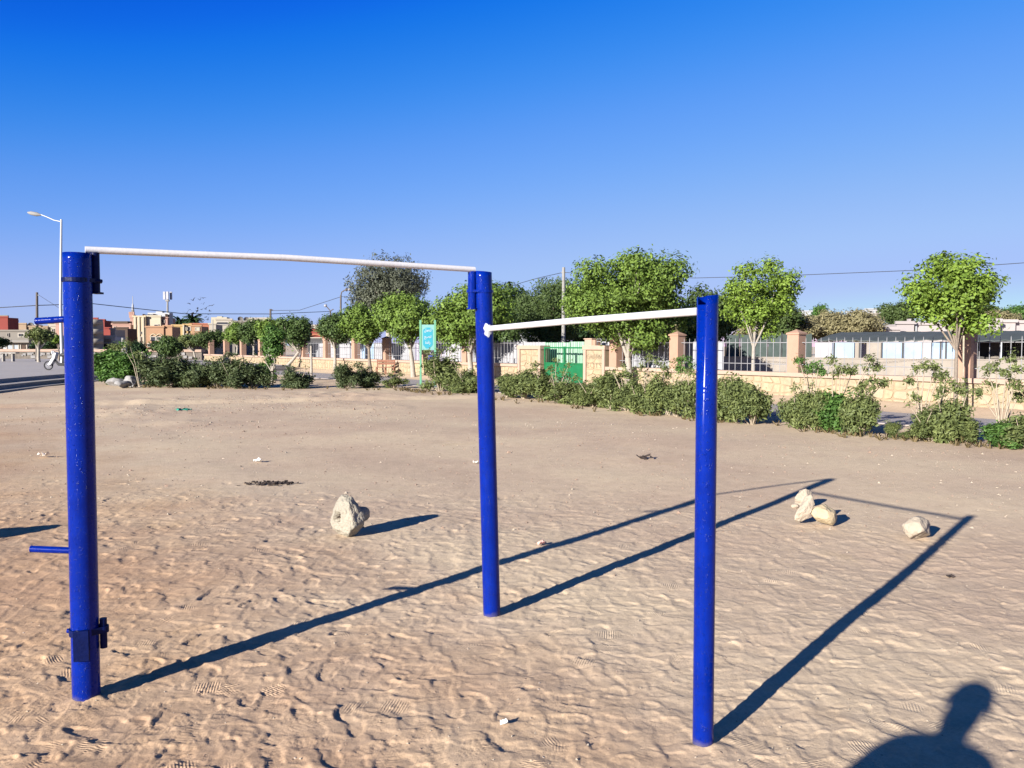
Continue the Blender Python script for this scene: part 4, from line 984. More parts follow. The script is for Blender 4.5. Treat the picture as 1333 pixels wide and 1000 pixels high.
def shrub(label, px, py, w, h, proto, rz=None, sy=None, group='oleander hedge along the edge of the dirt field'):
    p = G(px, py, 0); z = zat(p.x, p.y); o = empty('hedge_shrub', (p.x, p.y+w*.35, z-.02), label, 'shrub', group, rz if rz is not None else R.uniform(0, 6.28))
    hh = h*(1.0 if px > 520 else .93)
    o.scale = (w*1.2, sy or w*1.2, hh)
    for nm, me in zip(('foliage', 'stem'), proto): link(nm, me, o)
    return o
# (px, py of the front foot, width m, height m, prototype, label)
SH = [
 (134, 503, 1.9, 1.75, GRN[0], 'vivid green dense shrub touching the right side of the left blue post'),
 (163, 503, 1.7, 1.6, GRN[1], 'dark green shrub with grey rocks at its foot, second from the left blue post'),
 (192, 505, 1.6, 1.35, OLD[0], 'olive shrub with a pale bent stem between the rocks and the dark round tree'),
 (220, 506, 1.7, 1.45, OLD[2], 'broad shrub directly below the dark round tree'),
 (245, 506, 1.5, 1.35, OLD[3], 'shrub below the faded sparse tree, right neighbour of the broad one'),
 (277, 506, 1.5, 1.3, OLD[4], 'low dense shrub with pale twigs below the pink pillars'),
 (302, 507, 1.5, 1.3, OLD[1], 'shrub with pale upright twigs, below the light round ficus'),
 (325, 507, 1.3, 1.15, OLD[2], 'small shrub ending the long left hedge, just before the slender tree'),
 (340, 497, 1.2, 1.0, GRN[0], 'dark shrub set back behind the hedge beside the slender tree trunk'),
 (382, 507, 1.35, 1.05, OLD[3], 'rounded grey-green shrub standing alone between slender tree and white stake'),
 (447, 507, 1.1, 1.05, OLD[0], 'left half of the shrub pair in front of the brown bench path'),
 (472, 506, 1.2, .98, OLD[5], 'right half of the shrub pair in front of the brown bench path'),
 (512, 507, .95, .65, SPR[0], 'small half-bare shrub left of the turquoise sign'),
 (572, 511, 1.55, 1.35, OLE[1], 'full round shrub at the foot of the turquoise sign'),
 (606, 513, 1.25, 1.1, OLE[3], 'shrub right behind the sign shrub, reaching the middle blue post'),
 (660, 519, 1.15, .85, OLE[2], 'low shrub just right of the middle blue post'),
 (683, 521, 1.1, 1.05, OLE[4], 'shrub below the left gate pier'),
 (706, 523, 1.15, 1.05, OLE[5], 'tall leggy shrub in front of the left edge of the green gate'),
 (732, 526, 1.1, .8, SPR[1], 'sparse stemmy shrub in front of the green gate'),
 (752, 528, 1.0, .68, OLE[0], 'dense low shrub at the right edge of the green gate'),
 (774, 530, 1.0, .72, OLE[1], 'shrub below the scrawled gate pier'),
 (797, 533, .98, 1.1, OLE[2], 'shrub with reddish tips below the trunk of the largest ficus'),
 (820, 536, .95, 1.1, SPR[0], 'thin leggy shrub just right of the largest ficus trunk'),
 (838, 538, .95, .95, OLE[3], 'grey shrub right of the thin leggy one'),
 (860, 540, .95, 1.1, OLE[5], 'shrub with tall pale stems under the salmon pillar near the right blue post'),
 (885, 543, .95, .95, OLE[4], 'low shrub touching the left side of the right blue post'),
 (902, 544, .8, 1.1, SPR[1], 'leggy shrub partly behind the right blue post'),
 (944, 549, .9, 1.02, OLE[0], 'shrub touching the right side of the right blue post'),
 (963, 551, .85, 1.12, OLE[2], 'shrub under the open-crowned young tree'),
 (985, 553, .85, 1.0, OLE[4], 'last shrub of the middle hedge, left of the gap to the path'),
 (1046, 557, .72, 1.02, OLE[3], 'upright shrub on the right side of the gap to the path'),
 (1070, 560, .78, .9, OLE[2], 'shrub with a rusty top left of the vivid low one'),
 (1093, 562, .85, .88, GRN[1], 'vivid green low shrub in the right hedge'),
 (1131, 567, .78, 1.0, OLE[5], 'shrub with a thick pale forked stem in the right hedge'),
 (1165, 569, .34, .32, OLE[0], 'tiny low shrub alone between the forked one and the tall right shrub'),
 (1184, 571, .3, .2, OLE[4], 'tiny dry yellow-green tuft right of the lone tiny shrub'),
 (1221, 575, .75, .6, OLE[1], 'low spreading shrub left of the tall right shrub'),
 (1247, 576, .8, 1.02, OLE[3], 'tall right shrub in front of the young tree and salmon pillar'),
 (1266, 576, .5, .5, OLE[2], 'small shrub at the right foot of the tall right shrub'),
 (1316, 583, .72, .48, GRN[0], 'dense low green shrub at the right edge of the photograph'),
 (1352, 586, .8, .6, OLE[0], 'shrub cropped by the right edge of the photograph'),
]
for px, py, w, h, pr_, lab in SH: shrub(lab, px, py, w, h, pr_)
# leggy sprays rising above the right hedge
def spray(label, px, py, tips, w=.16, leaf=.075, m=None, seed=0, dens=110):
    p = G(px, py, 0); Y = p.y+.25; rg = np.random.default_rng(seed)
    o = empty('tall_oleander', (p.x, Y, zat(p.x, p.y)-.02), label, 'shrub', 'leggy oleanders rising above the hedge')
    b = MB(); cs = []; rr = []
    for (tx, ty) in tips:
        c = Q(tx, ty, Y + rg.uniform(-.2, .25)) - o.location; cs.append(tuple(c)); rr.append((w, w, w*.8))
        q = Vector((c.x*.35+rg.normal()*.03, c.y*.5, c.z*.55)); b.tube([(rg.normal()*.03, 0, 0), q, c], [.017, .012, .005], 6)
    V = leaf_cloud(dens*len(tips), cs, rr, leaf, .4, rg, cr=.05, aspect=.34, cluster=7, bias=.5)
    link('foliage', cloud_mesh('foliage', V, m or L_OLEA), o); b.build('stem', M_STEM, o)
spray('leggy oleander with dark tufts right of the bare salmon pillar', 1062, 558, [(1040, 467), (1049, 478), (1058, 481), (1066, 474), (1072, 482)], .15, seed=1, m=L_GREENBUSH)
spray('leggy oleander with scattered tufts above the vivid low shrub', 1092, 562, [(1083, 469), (1094, 478), (1103, 482), (1111, 480), (1090, 486)], .12, seed=2)
spray('oleander with a forked pale stem and high tufts by the canopy posts', 1112, 565, [(1134, 466), (1142, 476), (1129, 478), (1150, 498), (1122, 500)], .11, seed=3)
spray('thin oleander with three tufts over the wall coping', 1210, 573, [(1193, 478), (1204, 474), (1217, 477), (1222, 488), (1184, 494), (1192, 516)], .11, seed=4)
spray('oleander rising in front of the trunk of the rightmost street tree', 1235, 575, [(1232, 490), (1240, 500), (1252, 505), (1228, 505)], .15, seed=5)
spray('wide leggy oleander with drooping tufts at the right end of the wall', 1316, 581, [(1284, 480), (1296, 477), (1318, 466), (1325, 478), (1310, 484), (1290, 498), (1275, 510), (1322, 500), (1326, 514)], .13, seed=6)
spray('leggy oleander with pale curved stems before the green gate', 724, 525, [(716, 478), (724, 470), (741, 474), (735, 484), (748, 490)], .17, seed=7, dens=80)
spray('leggy oleander with tufts over the coping right of the largest ficus', 846, 539, [(838, 476), (846, 465), (856, 472), (868, 486), (831, 490)], .15, seed=8, dens=80)
spray('leggy oleander beside the middle of the sheet fence near the right post', 872, 541, [(882, 470), (892, 466), (900, 474), (884, 480), (896, 484)], .16, seed=9, m=L_GREENBUSH)
spray('leggy oleander behind the left hedge with a pale bent stem', 178, 505, [(160, 452), (168, 448), (178, 462), (190, 466)], .3, seed=10, leaf=.11, dens=90)

# ------------------------------------------------------------------ exercise frame (main subject)
ORG = Vector((PB.x, PB.y, 0))
fr = empty('pull_up_frame', ORG, 'blue steel exercise frame of three round posts joined by two white pull-up bars', 'pull-up bars')
def mp(mb, n, m, lab=None, par=fr):
    q = mb.build(n, m); q.parent = par
    if par is fr: q.matrix_parent_inverse = Matrix.Translation(-ORG)
    if lab: q['label'] = lab
    return q
def post(foot, top, rad, notch=None, n=48, slope=0.0):
    """hollow round post; notch = (angle0, angle1, depth) cut in the rim"""
    b = MB(); foot = Vector(foot); top = Vector(top); axis = (top-foot); H = axis.length; axis.normalize()
    u = Vector((1, 0, 0)); u = (u-axis*u.dot(axis)).normalized(); w = axis.cross(u)
    nd = notch[2] if notch else .03
    lev = [-.12, .0, H*.33, H*.66, H-nd, H]
    V = {}; rd = random.Random(5)
    def vid(k, l, inner):
        k %= n
        if (k, l, inner) not in V:
            a = 2*math.pi*k/n; r = rad*(1-.045*inner*1.5)
            z = lev[l] + (slope*math.cos(a)*rad if l == len(lev)-1 else 0)
            wob = 1 + .004*math.sin(a*3+l)
            V[k, l, inner] = len(b.v); b.v.append(tuple(foot + axis*z + (u*math.cos(a)+w*math.sin(a))*r*wob))
        return V[k, l, inner]
    def face(*ix, sm=True): b.f.append(tuple(ix)); b.sm.append(sm); b.mi.append(0)
    for k in range(n):
        ang = math.degrees(2*math.pi*(k+.5)/n)
        cut = notch is not None and notch[0] <= ang <= notch[1]
        L1 = len(lev)-1
        for l in range(L1-(1 if cut else 0)):
            face(vid(k, l, 0), vid(k+1, l, 0), vid(k+1, l+1, 0), vid(k, l+1, 0))
        for l in range(3, L1-(1 if cut else 0)):
            face(vid(k+1, l, 1), vid(k, l, 1), vid(k, l+1, 1), vid(k+1, l+1, 1))
        t_ = L1-1 if cut else L1
        face(vid(k, t_, 0), vid(k+1, t_, 0), vid(k+1, t_, 1), vid(k, t_, 1), sm=False)
    b.add([V_ for V_ in [b.v[vid(k, 3, 1)] for k in range(n)]], [tuple(range(n))])
    return b
TA = Q(100, 331, PA.y); TB = Q(628.5, 354, PB.y-.02); TC = Q(921, 385, PC.y)
rA, rB, rC = .060, .0525, .0425
pA = post(PA, TA, rA); pB = post(PB, TB, rB, slope=-.1); pC = post(PC, TC, rC, notch=(195, 245, .036), slope=.12)
oA = mp(pA, 'post', M_BLUE, 'thick left blue post with two pegs and brackets'); oB = mp(pB, 'post', M_BLUE, 'middle blue post'); oC = mp(pC, 'post', M_BLUE, 'short right blue post with a notched open top')
# left sleeve + bar 1
dAB = (PB-PA); dAB.z = 0; dAB.normalize()
def up(p, z): return Vector((p.x, p.y, z))
zb1L = Q(112, 326.5, PA.y+.05).z; zb1R = Q(617, 351, PB.y-.05).z
sl = TA + dAB*(rA+.028); sl = Vector((Q(124, 350, PA.y+.06).x, PA.y+.06, 0))
sr = Vector((Q(614.5, 375, PB.y-.04).x, PB.y-.04, 0))
b = MB(); b.tube([up(sl, Q(124, 382, sl.y).z), up(sl, zb1L-.012)], .0185, 16); mp(b, 'sleeve', M_DARKBLUE, 'dark steel sleeve on the left post')
b = MB(); b.box((sl.x-.045, sl.y-.02, Q(0, 382, sl.y).z+.0), (sl.x-.0, sl.y+.0, Q(0, 333, sl.y).z)); mp(b, 'bracket_plate', M_DARKBLUE)
b = MB(); b.box((sl.x-.012, sl.y-.026, Q(0, 384, sl.y).z), (sl.x+.024, sl.y+.024, Q(0, 381.5, sl.y).z)); mp(b, 'flange', M_DARKBLUE)
def band(c0, r0, c1, r1, z, h=.018, th=.005):
    """flat strap round two tubes side by side"""
    d = (c1-c0); d.z = 0; dist = d.length; d.normalize(); pn = Vector((-d.y, d.x, 0))
    loop = []
    for a in np.linspace(math.pi/2, math.pi*1.5, 14): loop.append((c0 + (d*math.cos(a)+pn*math.sin(a))*(r0+.002), (d*math.cos(a)+pn*math.sin(a))))
    for a in np.linspace(-math.pi/2, math.pi/2, 12): loop.append((c1 + (d*math.cos(a)+pn*math.sin(a))*(r1+.002), (d*math.cos(a)+pn*math.sin(a))))
    b = MB(); n = len(loop); vv = []
    for p, nn in loop: vv += [up(p, z-h/2), up(p, z+h/2), up(p+nn*th, z+h/2), up(p+nn*th, z-h/2)]
    ff = []
    for i in range(n):
        j = (i+1) % n
        for k in range(4): ff.append((4*i+k, 4*i+(k+1) % 4, 4*j+(k+1) % 4, 4*j+k))
    b.add(vv, ff); return b
def ax(foot, top, z): return foot.lerp(top, (z-foot.z)/(top.z-foot.z))
zl = Q(0, 366, PA.y).z; b = band(ax(PA, TA, zl), rA, sl, .019, zl); mp(b, 'clamp_band', M_DARKBLUE)
b = MB(); b.tube([up(sl, zl)+Vector((.01, -.03, 0)), up(sl, zl)+Vector((.032, -.005, 0))], .008, 8); mp(b, 'bolt', M_DARKBLUE)
b = MB(); b.tube([up(sr, Q(0, 402, sr.y).z), up(sr, zb1R-.012)], .0255, 18); mp(b, 'sleeve', M_BLUE, 'blue steel sleeve on the middle post')
b = MB(); b.lathe([(.002, 0), (.033, 0), (.033, .008), (.002, .008)], 16, Matrix.Translation(up(sr, Q(0, 403, sr.y).z))); mp(b, 'flange', M_BLUE)
b = MB(); b.box((sr.x+.0, sr.y-.006, Q(0, 399, sr.y).z), (sr.x+.055, sr.y+.01, Q(0, 356, sr.y).z)); mp(b, 'bracket_plate', M_DARKBLUE)
zr = Q(0, 380, PB.y).z; b = band(sr, .026, ax(PB, TB, zr), rB, zr, .016); mp(b, 'clamp_band', M_BLUE)
# bar 1
A1_ = Vector((Q(112, 326, sl.y).x, sl.y-.01, zb1L+.0)); B1_ = Vector((Q(617.5, 351, sr.y).x, sr.y, zb1R))
mid = A1_.lerp(B1_, .45); mid.z += .012
b = MB(); b.tube([A1_, A1_.lerp(B1_, .2)+Vector((0, 0, .004)), mid, A1_.lerp(B1_, .75)+Vector((0, 0, .006)), B1_], .0165, 20); mp(b, 'bar', M_WHITE, 'longer higher white bar')
# bar 2
A2_ = Vector((Q(636, 426, PB.y-.05).x, PB.y-.048, Q(0, 428, PB.y-.05).z)); B2_ = Vector((Q(909, 405, PC.y+.02).x, PC.y+.025, Q(0, 405, PC.y+.02).z))
b = MB(); b.tube([A2_, A2_.lerp(B2_, .5)+Vector((0, 0, .004)), B2_], .0165, 20); mp(b, 'bar', M_WHITE, 'shorter lower white bar')
b = MB(); dd = (B2_-A2_).normalized(); M_ = Matrix.Translation(A2_ - dd*.004) @ dd.to_track_quat('Z', 'Y').to_matrix().to_4x4()
b.lathe([(.0185, -.004), (.019, .0), (.0182, .008), (.0167, .014)], 20, M_); mp(b, 'weld_collar', M_WELD)
# splash of white paint on the post round the weld
b = MB(); zc = A2_.z; cth = math.atan2(A2_.y-PB.y, A2_.x-ax(PB, TB, zc).x); vv = []; ff = []
for i in range(28):
    a = 2*math.pi*i/28; rr_ = .030*(1+.16*math.sin(3*a+1)+.10*math.sin(7*a)) ; dz = rr_*1.25*math.sin(a)-.008; da = rr_*math.cos(a)/rB
    c = ax(PB, TB, zc+dz); vv.append((c.x+(rB+.0012)*math.cos(cth+da), c.y+(rB+.0012)*math.sin(cth+da), zc+dz))
inner = []
for i in range(28):
    a = 2*math.pi*i/28; rr_ = .014; dz = rr_*1.25*math.sin(a)-.004; da = rr_*math.cos(a)/rB; c = ax(PB, TB, zc+dz)
    vv.append((c.x+(rB+.0022)*math.cos(cth+da), c.y+(rB+.0022)*math.sin(cth+da), zc+dz))
c = ax(PB, TB, zc); vv.append((c.x+(rB+.003)*math.cos(cth), c.y+(rB+.003)*math.sin(cth), zc))
for i in range(28): j = (i+1) % 28; ff += [(i, j, 28+j, 28+i), (28+i, 28+j, 56)]
b.add(vv, ff, True); mp(b, 'paint_splash', M_WELD)
# pegs
for (x0, y0, x1, y1) in ((48, 419.5, 84, 417), (42, 716, 94, 718)):
    Yp = PA.y-.0; p0 = Q(x0, y0, Yp); p1 = Q(x1, y1, Yp)
    b = MB(); b.tube([p0, p1], .0155, 16); b.tube([p0-Vector((.003, 0, 0)), p0], .0165, 16); mp(b, 'peg', M_BLUE)
# lower bracket on the left post
z0, z1 = Q(0, 861, PA.y-.06).z, Q(0, 822, PA.y-.06).z; zc = (z0+z1)/2; c = ax(PA, TA, zc)
fd = Vector((.25, -.97, 0)); ps = Vector((.97, .25, 0))
bc = up(c, 0) + fd*(rA+.004)
b = MB(); M_ = Matrix(((ps.x, -fd.x, 0, bc.x), (ps.y, -fd.y, 0, bc.y), (0, 0, 1, 0), (0, 0, 0, 1)))
b.box((-.032, -.012, z0), (.032, .008, z1), M_); mp(b, 'bracket_plate', M_DARKBLUE)
s2 = up(c, 0) + Vector((rA+.016, .02, 0))
b = MB(); b.tube([up(s2, z0+.03), up(s2, z1+.03)], .016, 14); mp(b, 'sleeve', M_DARKBLUE)
b = band(ax(PA, TA, z1-.02), rA, s2, .017, z1-.02, .03); mp(b, 'clamp_band', M_DARKBLUE)
b = MB(); b.tube([Vector((c.x-rA-.016, c.y-.01, z1-.02)), Vector((c.x-rA+.006, c.y-.01, z1-.02))], .011, 8); mp(b, 'bolt', M_BLUE)

# ------------------------------------------------------------------ stones
def rock_mesh(size, seed, cuts=11, rough=.12, sub=4, m=None):
    bm = bmesh.new(); bmesh.ops.create_icosphere(bm, subdivisions=sub, radius=1)
    rg = random.Random(seed); planes = []
    for i in range(cuts):
        d = Vector((rg.gauss(0, 1), rg.gauss(0, 1), rg.gauss(0, 1))).normalized(); planes.append((d, rg.uniform(.52, .80)))
    for v in bm.verts:
        p = v.co.copy()
        for d, h in planes:
            e = p.dot(d)-h
            if e > 0: p -= d*e*.985
        p += p.normalized()*(mnoise.fractal(p*2.2+Vector((seed, 0, 0)), 1, 2, 5)*rough*.6 + mnoise.noise(p*9+Vector((seed, 3, 0)))*.014)
        v.co = Vector((p.x*size[0], p.y*size[1], p.z*size[2]))
    me = bpy.data.meshes.new('rock'); bm.to_mesh(me); bm.free()
    for p in me.polygons: p.use_smooth = True
    me.materials.append(m or M_ROCK); return me
def rock(label, px, py, size, seed, rot=(0, 0, 0), m=None, sink=.15, name='stone', lift=0, **k):
    p = G(px, py); o = link(name, rock_mesh(size, seed, m=m, **k)); z = zat(p.x, p.y)
    o.rotation_euler = rot; o.location = (p.x, p.y, z + size[2]*(1-sink) + lift); tag(o, label, 'stone'); return o
rock('pale rounded boulder lying alone beside the tip of the right post shadow', 1195, 699, (.132, .120, .105), 4, (0, .1, .4), sink=.14, cuts=5, rough=.14)
rock('squarish pale stone resting at the back of the group of three', 1046, 659, (.120, .10, .112), 11, (.2, .2, .3), sink=.1, cuts=14)
rock('narrow pale slab standing on edge at the front left of the group of three', 1048, 682, (.080, .062, .155), 13, (.1, .42, .2), sink=.12, cuts=13)
rock('yellowish wedge-shaped stone leaning at the right of the group of three', 1072, 683, (.140, .105, .105), 17, (.1, .55, .4), m=M_ROCKY, sink=.12, cuts=14)
rock('small brown stone peeping out from under the back stone of the group', 1036, 660, (.05, .04, .03), 19, (0, 0, .4), m=M_ROCK, sink=.3, sub=3)
# grey rocks under the left hedge
for i, (px, py, s, lab) in enumerate(((151, 501, .42, 'grey rock under the hedge nearest the left blue post'), (161, 504, .36, 'flat grey rock in the middle of the rocks under the hedge'), (171, 502, .45, 'larger grey rock under the hedge at the right of the rocks'), (160, 494, .35, 'grey rock set back behind the other hedge rocks'))):
    rock(lab, px, py+2, (s, s*.8, s*.6), 30+i, (0, 0, i*1.3), m=M_GREYROCK, name='hedge_rock', sink=.3)
rock('rounded pale boulder behind the left hedge', 190, 496, (.7, .6, .75), 38, (0, 0, 1), m=M_ROCK, name='boulder', sink=.25)
# broken cement footing with a hole in its face
def footing(label, p, yaw, tilt, scale=1.0, seed=2):
    """rough broken lump of cement: bevelled chunk with a square socket in its face and a stub of post behind"""
    o = empty('cement_footing', p, label, 'concrete chunk')
    M_ = Matrix.Rotation(yaw, 4, 'Z') @ Matrix.Rotation(tilt, 4, 'Y')
    bm = bmesh.new(); bmesh.ops.create_icosphere(bm, subdivisions=5, radius=1)
    rg = random.Random(seed)
    planes = [(Vector((-1, 0, 0)), .62), (Vector((-.75, .5, .45)).normalized(), .74), (Vector((-.7, -.6, .3)).normalized(), .78), (Vector((-.7, .1, -.75)).normalized(), .80), (Vector((.8, 0, .6)).normalized(), .80), (Vector((.9, .2, -.4)).normalized(), .72)]
    for i in range(9):
        a = rg.uniform(0, 6.28); planes.append((Vector((rg.uniform(-.2, .35), math.cos(a), math.sin(a))).normalized(), rg.uniform(.72, .95)))
    hole = set()
    for v in bm.verts:
        q = v.co.copy()
        for d, h in planes:
            e = q.dot(d)-h
            if e > 0: q -= d*e*.9
        q += q.normalized()*(mnoise.fractal(q*2.6+Vector((seed, 0, 0)), 1, 2, 5)*.07 + mnoise.noise(q*11)*.022)
        l = Vector((q.x*.120, q.y*.185, q.z*.180))
        if l.z > .10: l.z += (l.z-.10)*.2
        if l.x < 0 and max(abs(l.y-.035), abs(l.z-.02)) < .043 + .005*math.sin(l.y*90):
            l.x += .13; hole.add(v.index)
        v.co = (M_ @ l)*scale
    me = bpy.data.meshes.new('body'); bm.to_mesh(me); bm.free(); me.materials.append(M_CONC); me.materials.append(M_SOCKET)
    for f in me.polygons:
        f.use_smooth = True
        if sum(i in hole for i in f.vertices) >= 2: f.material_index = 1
    link('body', me, o)
    b = MB(); prof = [(.10, .03), (.082, .08), (.074, .13), (.062, .20), (.052, .215), (.002, .22)]
    b.lathe(prof, 20, M_ @ Matrix.Rotation(math.pi/2, 4, 'Y')); me = b.mesh('stub', M_CONC)
    for v in me.vertices: v.co = (v.co + v.co.normalized()*mnoise.fractal(v.co*14, 1, 2, 4)*.012)*scale
    link('stub', me, o)
    return o
M_SOCKET = mat('dark_socket', (.035, .022, .016), .95, .3, 20)  # shade of the deep hole painted in as a dark colour
pf = G(449, 699)
footing('broken cement footing with a square hole in its pale face, lying on its side', (pf.x+.02, pf.y+.02, zat(pf.x, pf.y)+.150), math.radians(50), math.radians(-3), 1.0)
footing('cement footing lying outside the left edge, only its shadow in view', (-4.84, 6.38, zat(-4.6, 6.38)+.14), math.radians(40), math.radians(60), 1.25, 5)
# small litter
def scraps(name, label, cat, px, py, m, n, sx, sy, s0, s1, hz=.02, seed=0, curl=0, kind=None):
    p = G(px, py); o = None; rg = random.Random(seed); b = MB()
    for i in range(n):
        x = rg.gauss(0, sx*.45); y = rg.gauss(0, sy*.45); s = rg.uniform(s0, s1); M_ = Matrix.Translation((x, y, abs(rg.gauss(0, hz))+.004)) @ Matrix.Rotation(rg.uniform(0, 6.28), 4, 'Z') @ Matrix.Rotation(rg.uniform(-.9, .9), 4, 'X') @ Matrix.Rotation(rg.uniform(-.6, .6), 4, 'Y')
        b.box((-s, -s*.45, -.004), (s, s*.45, .005), M_, 0, s*.25)
    o = b.build(name, m); o.location = (p.x, p.y, zat(p.x, p.y)); return tag(o, label, cat)
scraps('charred_rags', 'patch of charred black scraps on the sand left of the cement footing', 'burnt debris', 352, 631, M_CHAR, 150, .26, .13, .006, .024, .007, 1)
scraps('green_rag', 'crumpled teal-green rag lying far out on the dirt field', 'rag', 238, 536, mat('teal_rag', (.02, .22, .15), .8, .2, 20), 14, .22, .12, .02, .065, .012, 2)
scraps('black_cloth', 'small black crumpled cloth on the sand left of the right blue post', 'cloth', 840, 597, M_CHAR, 12, .10, .07, .02, .05, .02, 3)
scraps('dark_twig', 'short dark twig lying on the sand at lower right', 'twig', 1240, 748, M_CHAR, 4, .03, .02, .01, .022, .005, 4)
def paper(label, px, py, s, col, seed):
    p = G(px, py); rg = random.Random(seed); b = MB(); n = 5; vv = []
    for j in range(n):
        for i in range(n): vv.append((s*(i/(n-1)-.5)*1.5, s*(j/(n-1)-.5), .012+abs(rg.gauss(0, .28))*s+ (i/(n-1))*s*.25))
    ff = [(j*n+i, j*n+i+1, j*n+n+i+1, j*n+n+i) for j in range(n-1) for i in range(n-1)]
    b.add(vv, ff); b.add([(x, y, z-.003) for x, y, z in vv], [f[::-1] for f in ff])
    o = b.build('paper_scrap', mat('scrap_'+str(seed), col, .7, .08, 10)); o.location = (p.x, p.y, zat(p.x, p.y)); o.rotation_euler = (0, 0, rg.uniform(-.5, .5)); tag(o, label, 'litter')
paper('bright white crumpled paper scrap above the charred patch', 336, 602, .075, (.8, .78, .74), 1)
paper('small whitish scrap close to the left side of the middle blue post', 619, 602.5, .045, (.72, .66, .58), 2)
paper('pinkish scrap lying in the long post shadow', 705, 711, .05, (.55, .3, .25), 3)
paper('tiny white scrap in the trodden sand at bottom centre', 657, 945, .022, (.8, .78, .74), 4)
paper('pale curved scrap left of the left blue post', 57, 597, .10, (.7, .62, .52), 5)
# pebbles, nobody could count them
b = MB(); rp = random.Random(9)
for i in range(1300):
    Y = 2.6*(24/2.6)**rp.random(); X = rp.uniform(-1, 1)*(.3+.68*Y); s = rp.uniform(.002, .0055)*(1+Y*.10)*(1.5 if rp.random() < .06 else 1); z = zat(X, Y)
    a = rp.uniform(0, 6.28); ca, sa = math.cos(a)*s, math.sin(a)*s; f = rp.uniform(.5, .9)
    b.add([(X+ca, Y+sa, z), (X-sa*f, Y+ca*f, z), (X-ca, Y-sa, z), (X+sa*f, Y-ca*f, z), (X+ca*.2, Y, z+s*.75)], [(0, 1, 4), (1, 2, 4), (2, 3, 4), (3, 0, 4)], False, 0 if rp.random() < .6 else 1)
for i in range(3600):
    if i % 3 == 0:
        cx_, cy_ = rp.choice(((-9.2, 19.5), (-7.2, 20.5), (-5.0, 21.5), (-6.2, 16.0), (-3.0, 18.0), (-8.0, 24.0), (2.5, 20.0), (-10.5, 16.5))); X = rp.gauss(cx_, 1.1); Y = rp.gauss(cy_, 1.0)
    else:
        Y = 7*(28/7)**rp.random(); X = rp.uniform(-1, 1)*(.3+.66*Y)
    if Y > 30 or (Y > 21 - .9*X - 2 and X > -2): continue
    s = rp.uniform(.007, .022)*(.5+Y*.045)*(1.9 if rp.random() < .05 else 1); z = zat(X, Y)
    a = rp.uniform(0, 6.28); ca, sa = math.cos(a)*s, math.sin(a)*s; f = rp.uniform(.4, .9)
    b.add([(X+ca, Y+sa, z), (X-sa*f, Y+ca*f, z), (X-ca, Y-sa, z), (X+sa*f, Y-ca*f, z), (X+ca*.3, Y+sa*.1, z+s*rp.uniform(.4, .8))], [(0, 1, 4), (1, 2, 4), (2, 3, 4), (3, 0, 4)], False, 0 if rp.random() < .3 else 1)
o = b.build('pebbles', [M_ROCK, mat('brown_pebble', (.22, .15, .11), .95, .3, 20)]); tag(o, 'scattered pebbles and crumbs of dry earth on the sand', 'pebbles', kind='stuff')
# dry weed fringe at the foot of the hedge
V = []
rg = np.random.default_rng(77)
pts = []
hl = [G(x, y) for x, y in ((120, 505), (330, 508), (400, 509), (520, 509), (560, 514), (700, 526), (860, 543), (1000, 556), (1040, 560), (1150, 571), (1290, 583), (1400, 595))]
for a, c in zip(hl[:-1], hl[1:]):
    n = int((c-a).length*16)
    for i in range(n):
        q = a.lerp(c, rg.random()); x, y = q.x+rg.normal()*.15, q.y+rg.normal()*.25+.25
        if vnoise(np.array([x]), np.array([y]), .8)[0] < -.02: continue
        for k in range(5):
            h = rg.uniform(.04, .13); s = .02; dx, dy = rg.normal(size=2)*.05
            z = zat(x, y); a_ = rg.uniform(0, 3.14); V += [(x-s*math.cos(a_), y-s*math.sin(a_), z-.01), (x+s*math.cos(a_), y+s*math.sin(a_), z-.01), (x+dx+.01, y+dy, z+h), (x+dx-.01, y+dy, z+h)]
o = link('dry_weeds', cloud_mesh('dry_weeds', np.array(V), leaf_mat('dry_weed', (.08, .06, .03), (.17, .13, .065), .1))); tag(o, 'dry brown weeds and fallen leaves along the foot of the hedge', 'weeds', kind='stuff')

# ------------------------------------------------------------------ sign
ps_ = G(547, 503); SY = ps_.y
a = Q(548.5, 423, SY); c = Q(565.5, 456, SY)
sg = empty('park_sign', (a.x, SY, 0), 'turquoise upright board with three lines of white Arabic script on two mint posts', 'sign')
def sp_(mb, n, m): q = mb.build(n, m, sg); q.matrix_parent_inverse = Matrix.Translation(-sg.location); return q
for x in (547.3, 566.2):
    q = Q(x, 417, SY); b = MB(); b.box((q.x-.04, SY-.03, -.1), (q.x+.04, SY+.05, q.z)); sp_(b, 'post', M_SIGNG)
x0, x1, zb, zt = a.x+.012, c.x-.012, c.z, a.z
b = MB(); b.box((x0, SY-.015, zb), (x1, SY+.03, zt)); sp_(b, 'board', M_SIGNP)
w = x1-x0; h = zt-zb; cxs = (x0+x1)/2; e = .055; ch = .12
poly = [(x0+e+ch, zb+e+.01), (x1-e-ch, zb+e+.01), (x1-e, zb+e+ch*1.3), (x1-e, zt-e-ch*1.3), (x1-e-ch, zt-e-.06), (x0+e+ch, zt-e-.06), (x0+e, zt-e-ch*1.3), (x0+e, zb+e+ch*1.3)]
b = MB(); b.prism([(p[0], p[1]) for p in poly], 0, .006, Matrix(((1, 0, 0, 0), (0, 0, -1, SY-.0155), (0, 1, 0, 0), (0, 0, 0, 1)))); sp_(b, 'panel', M_SIGN)
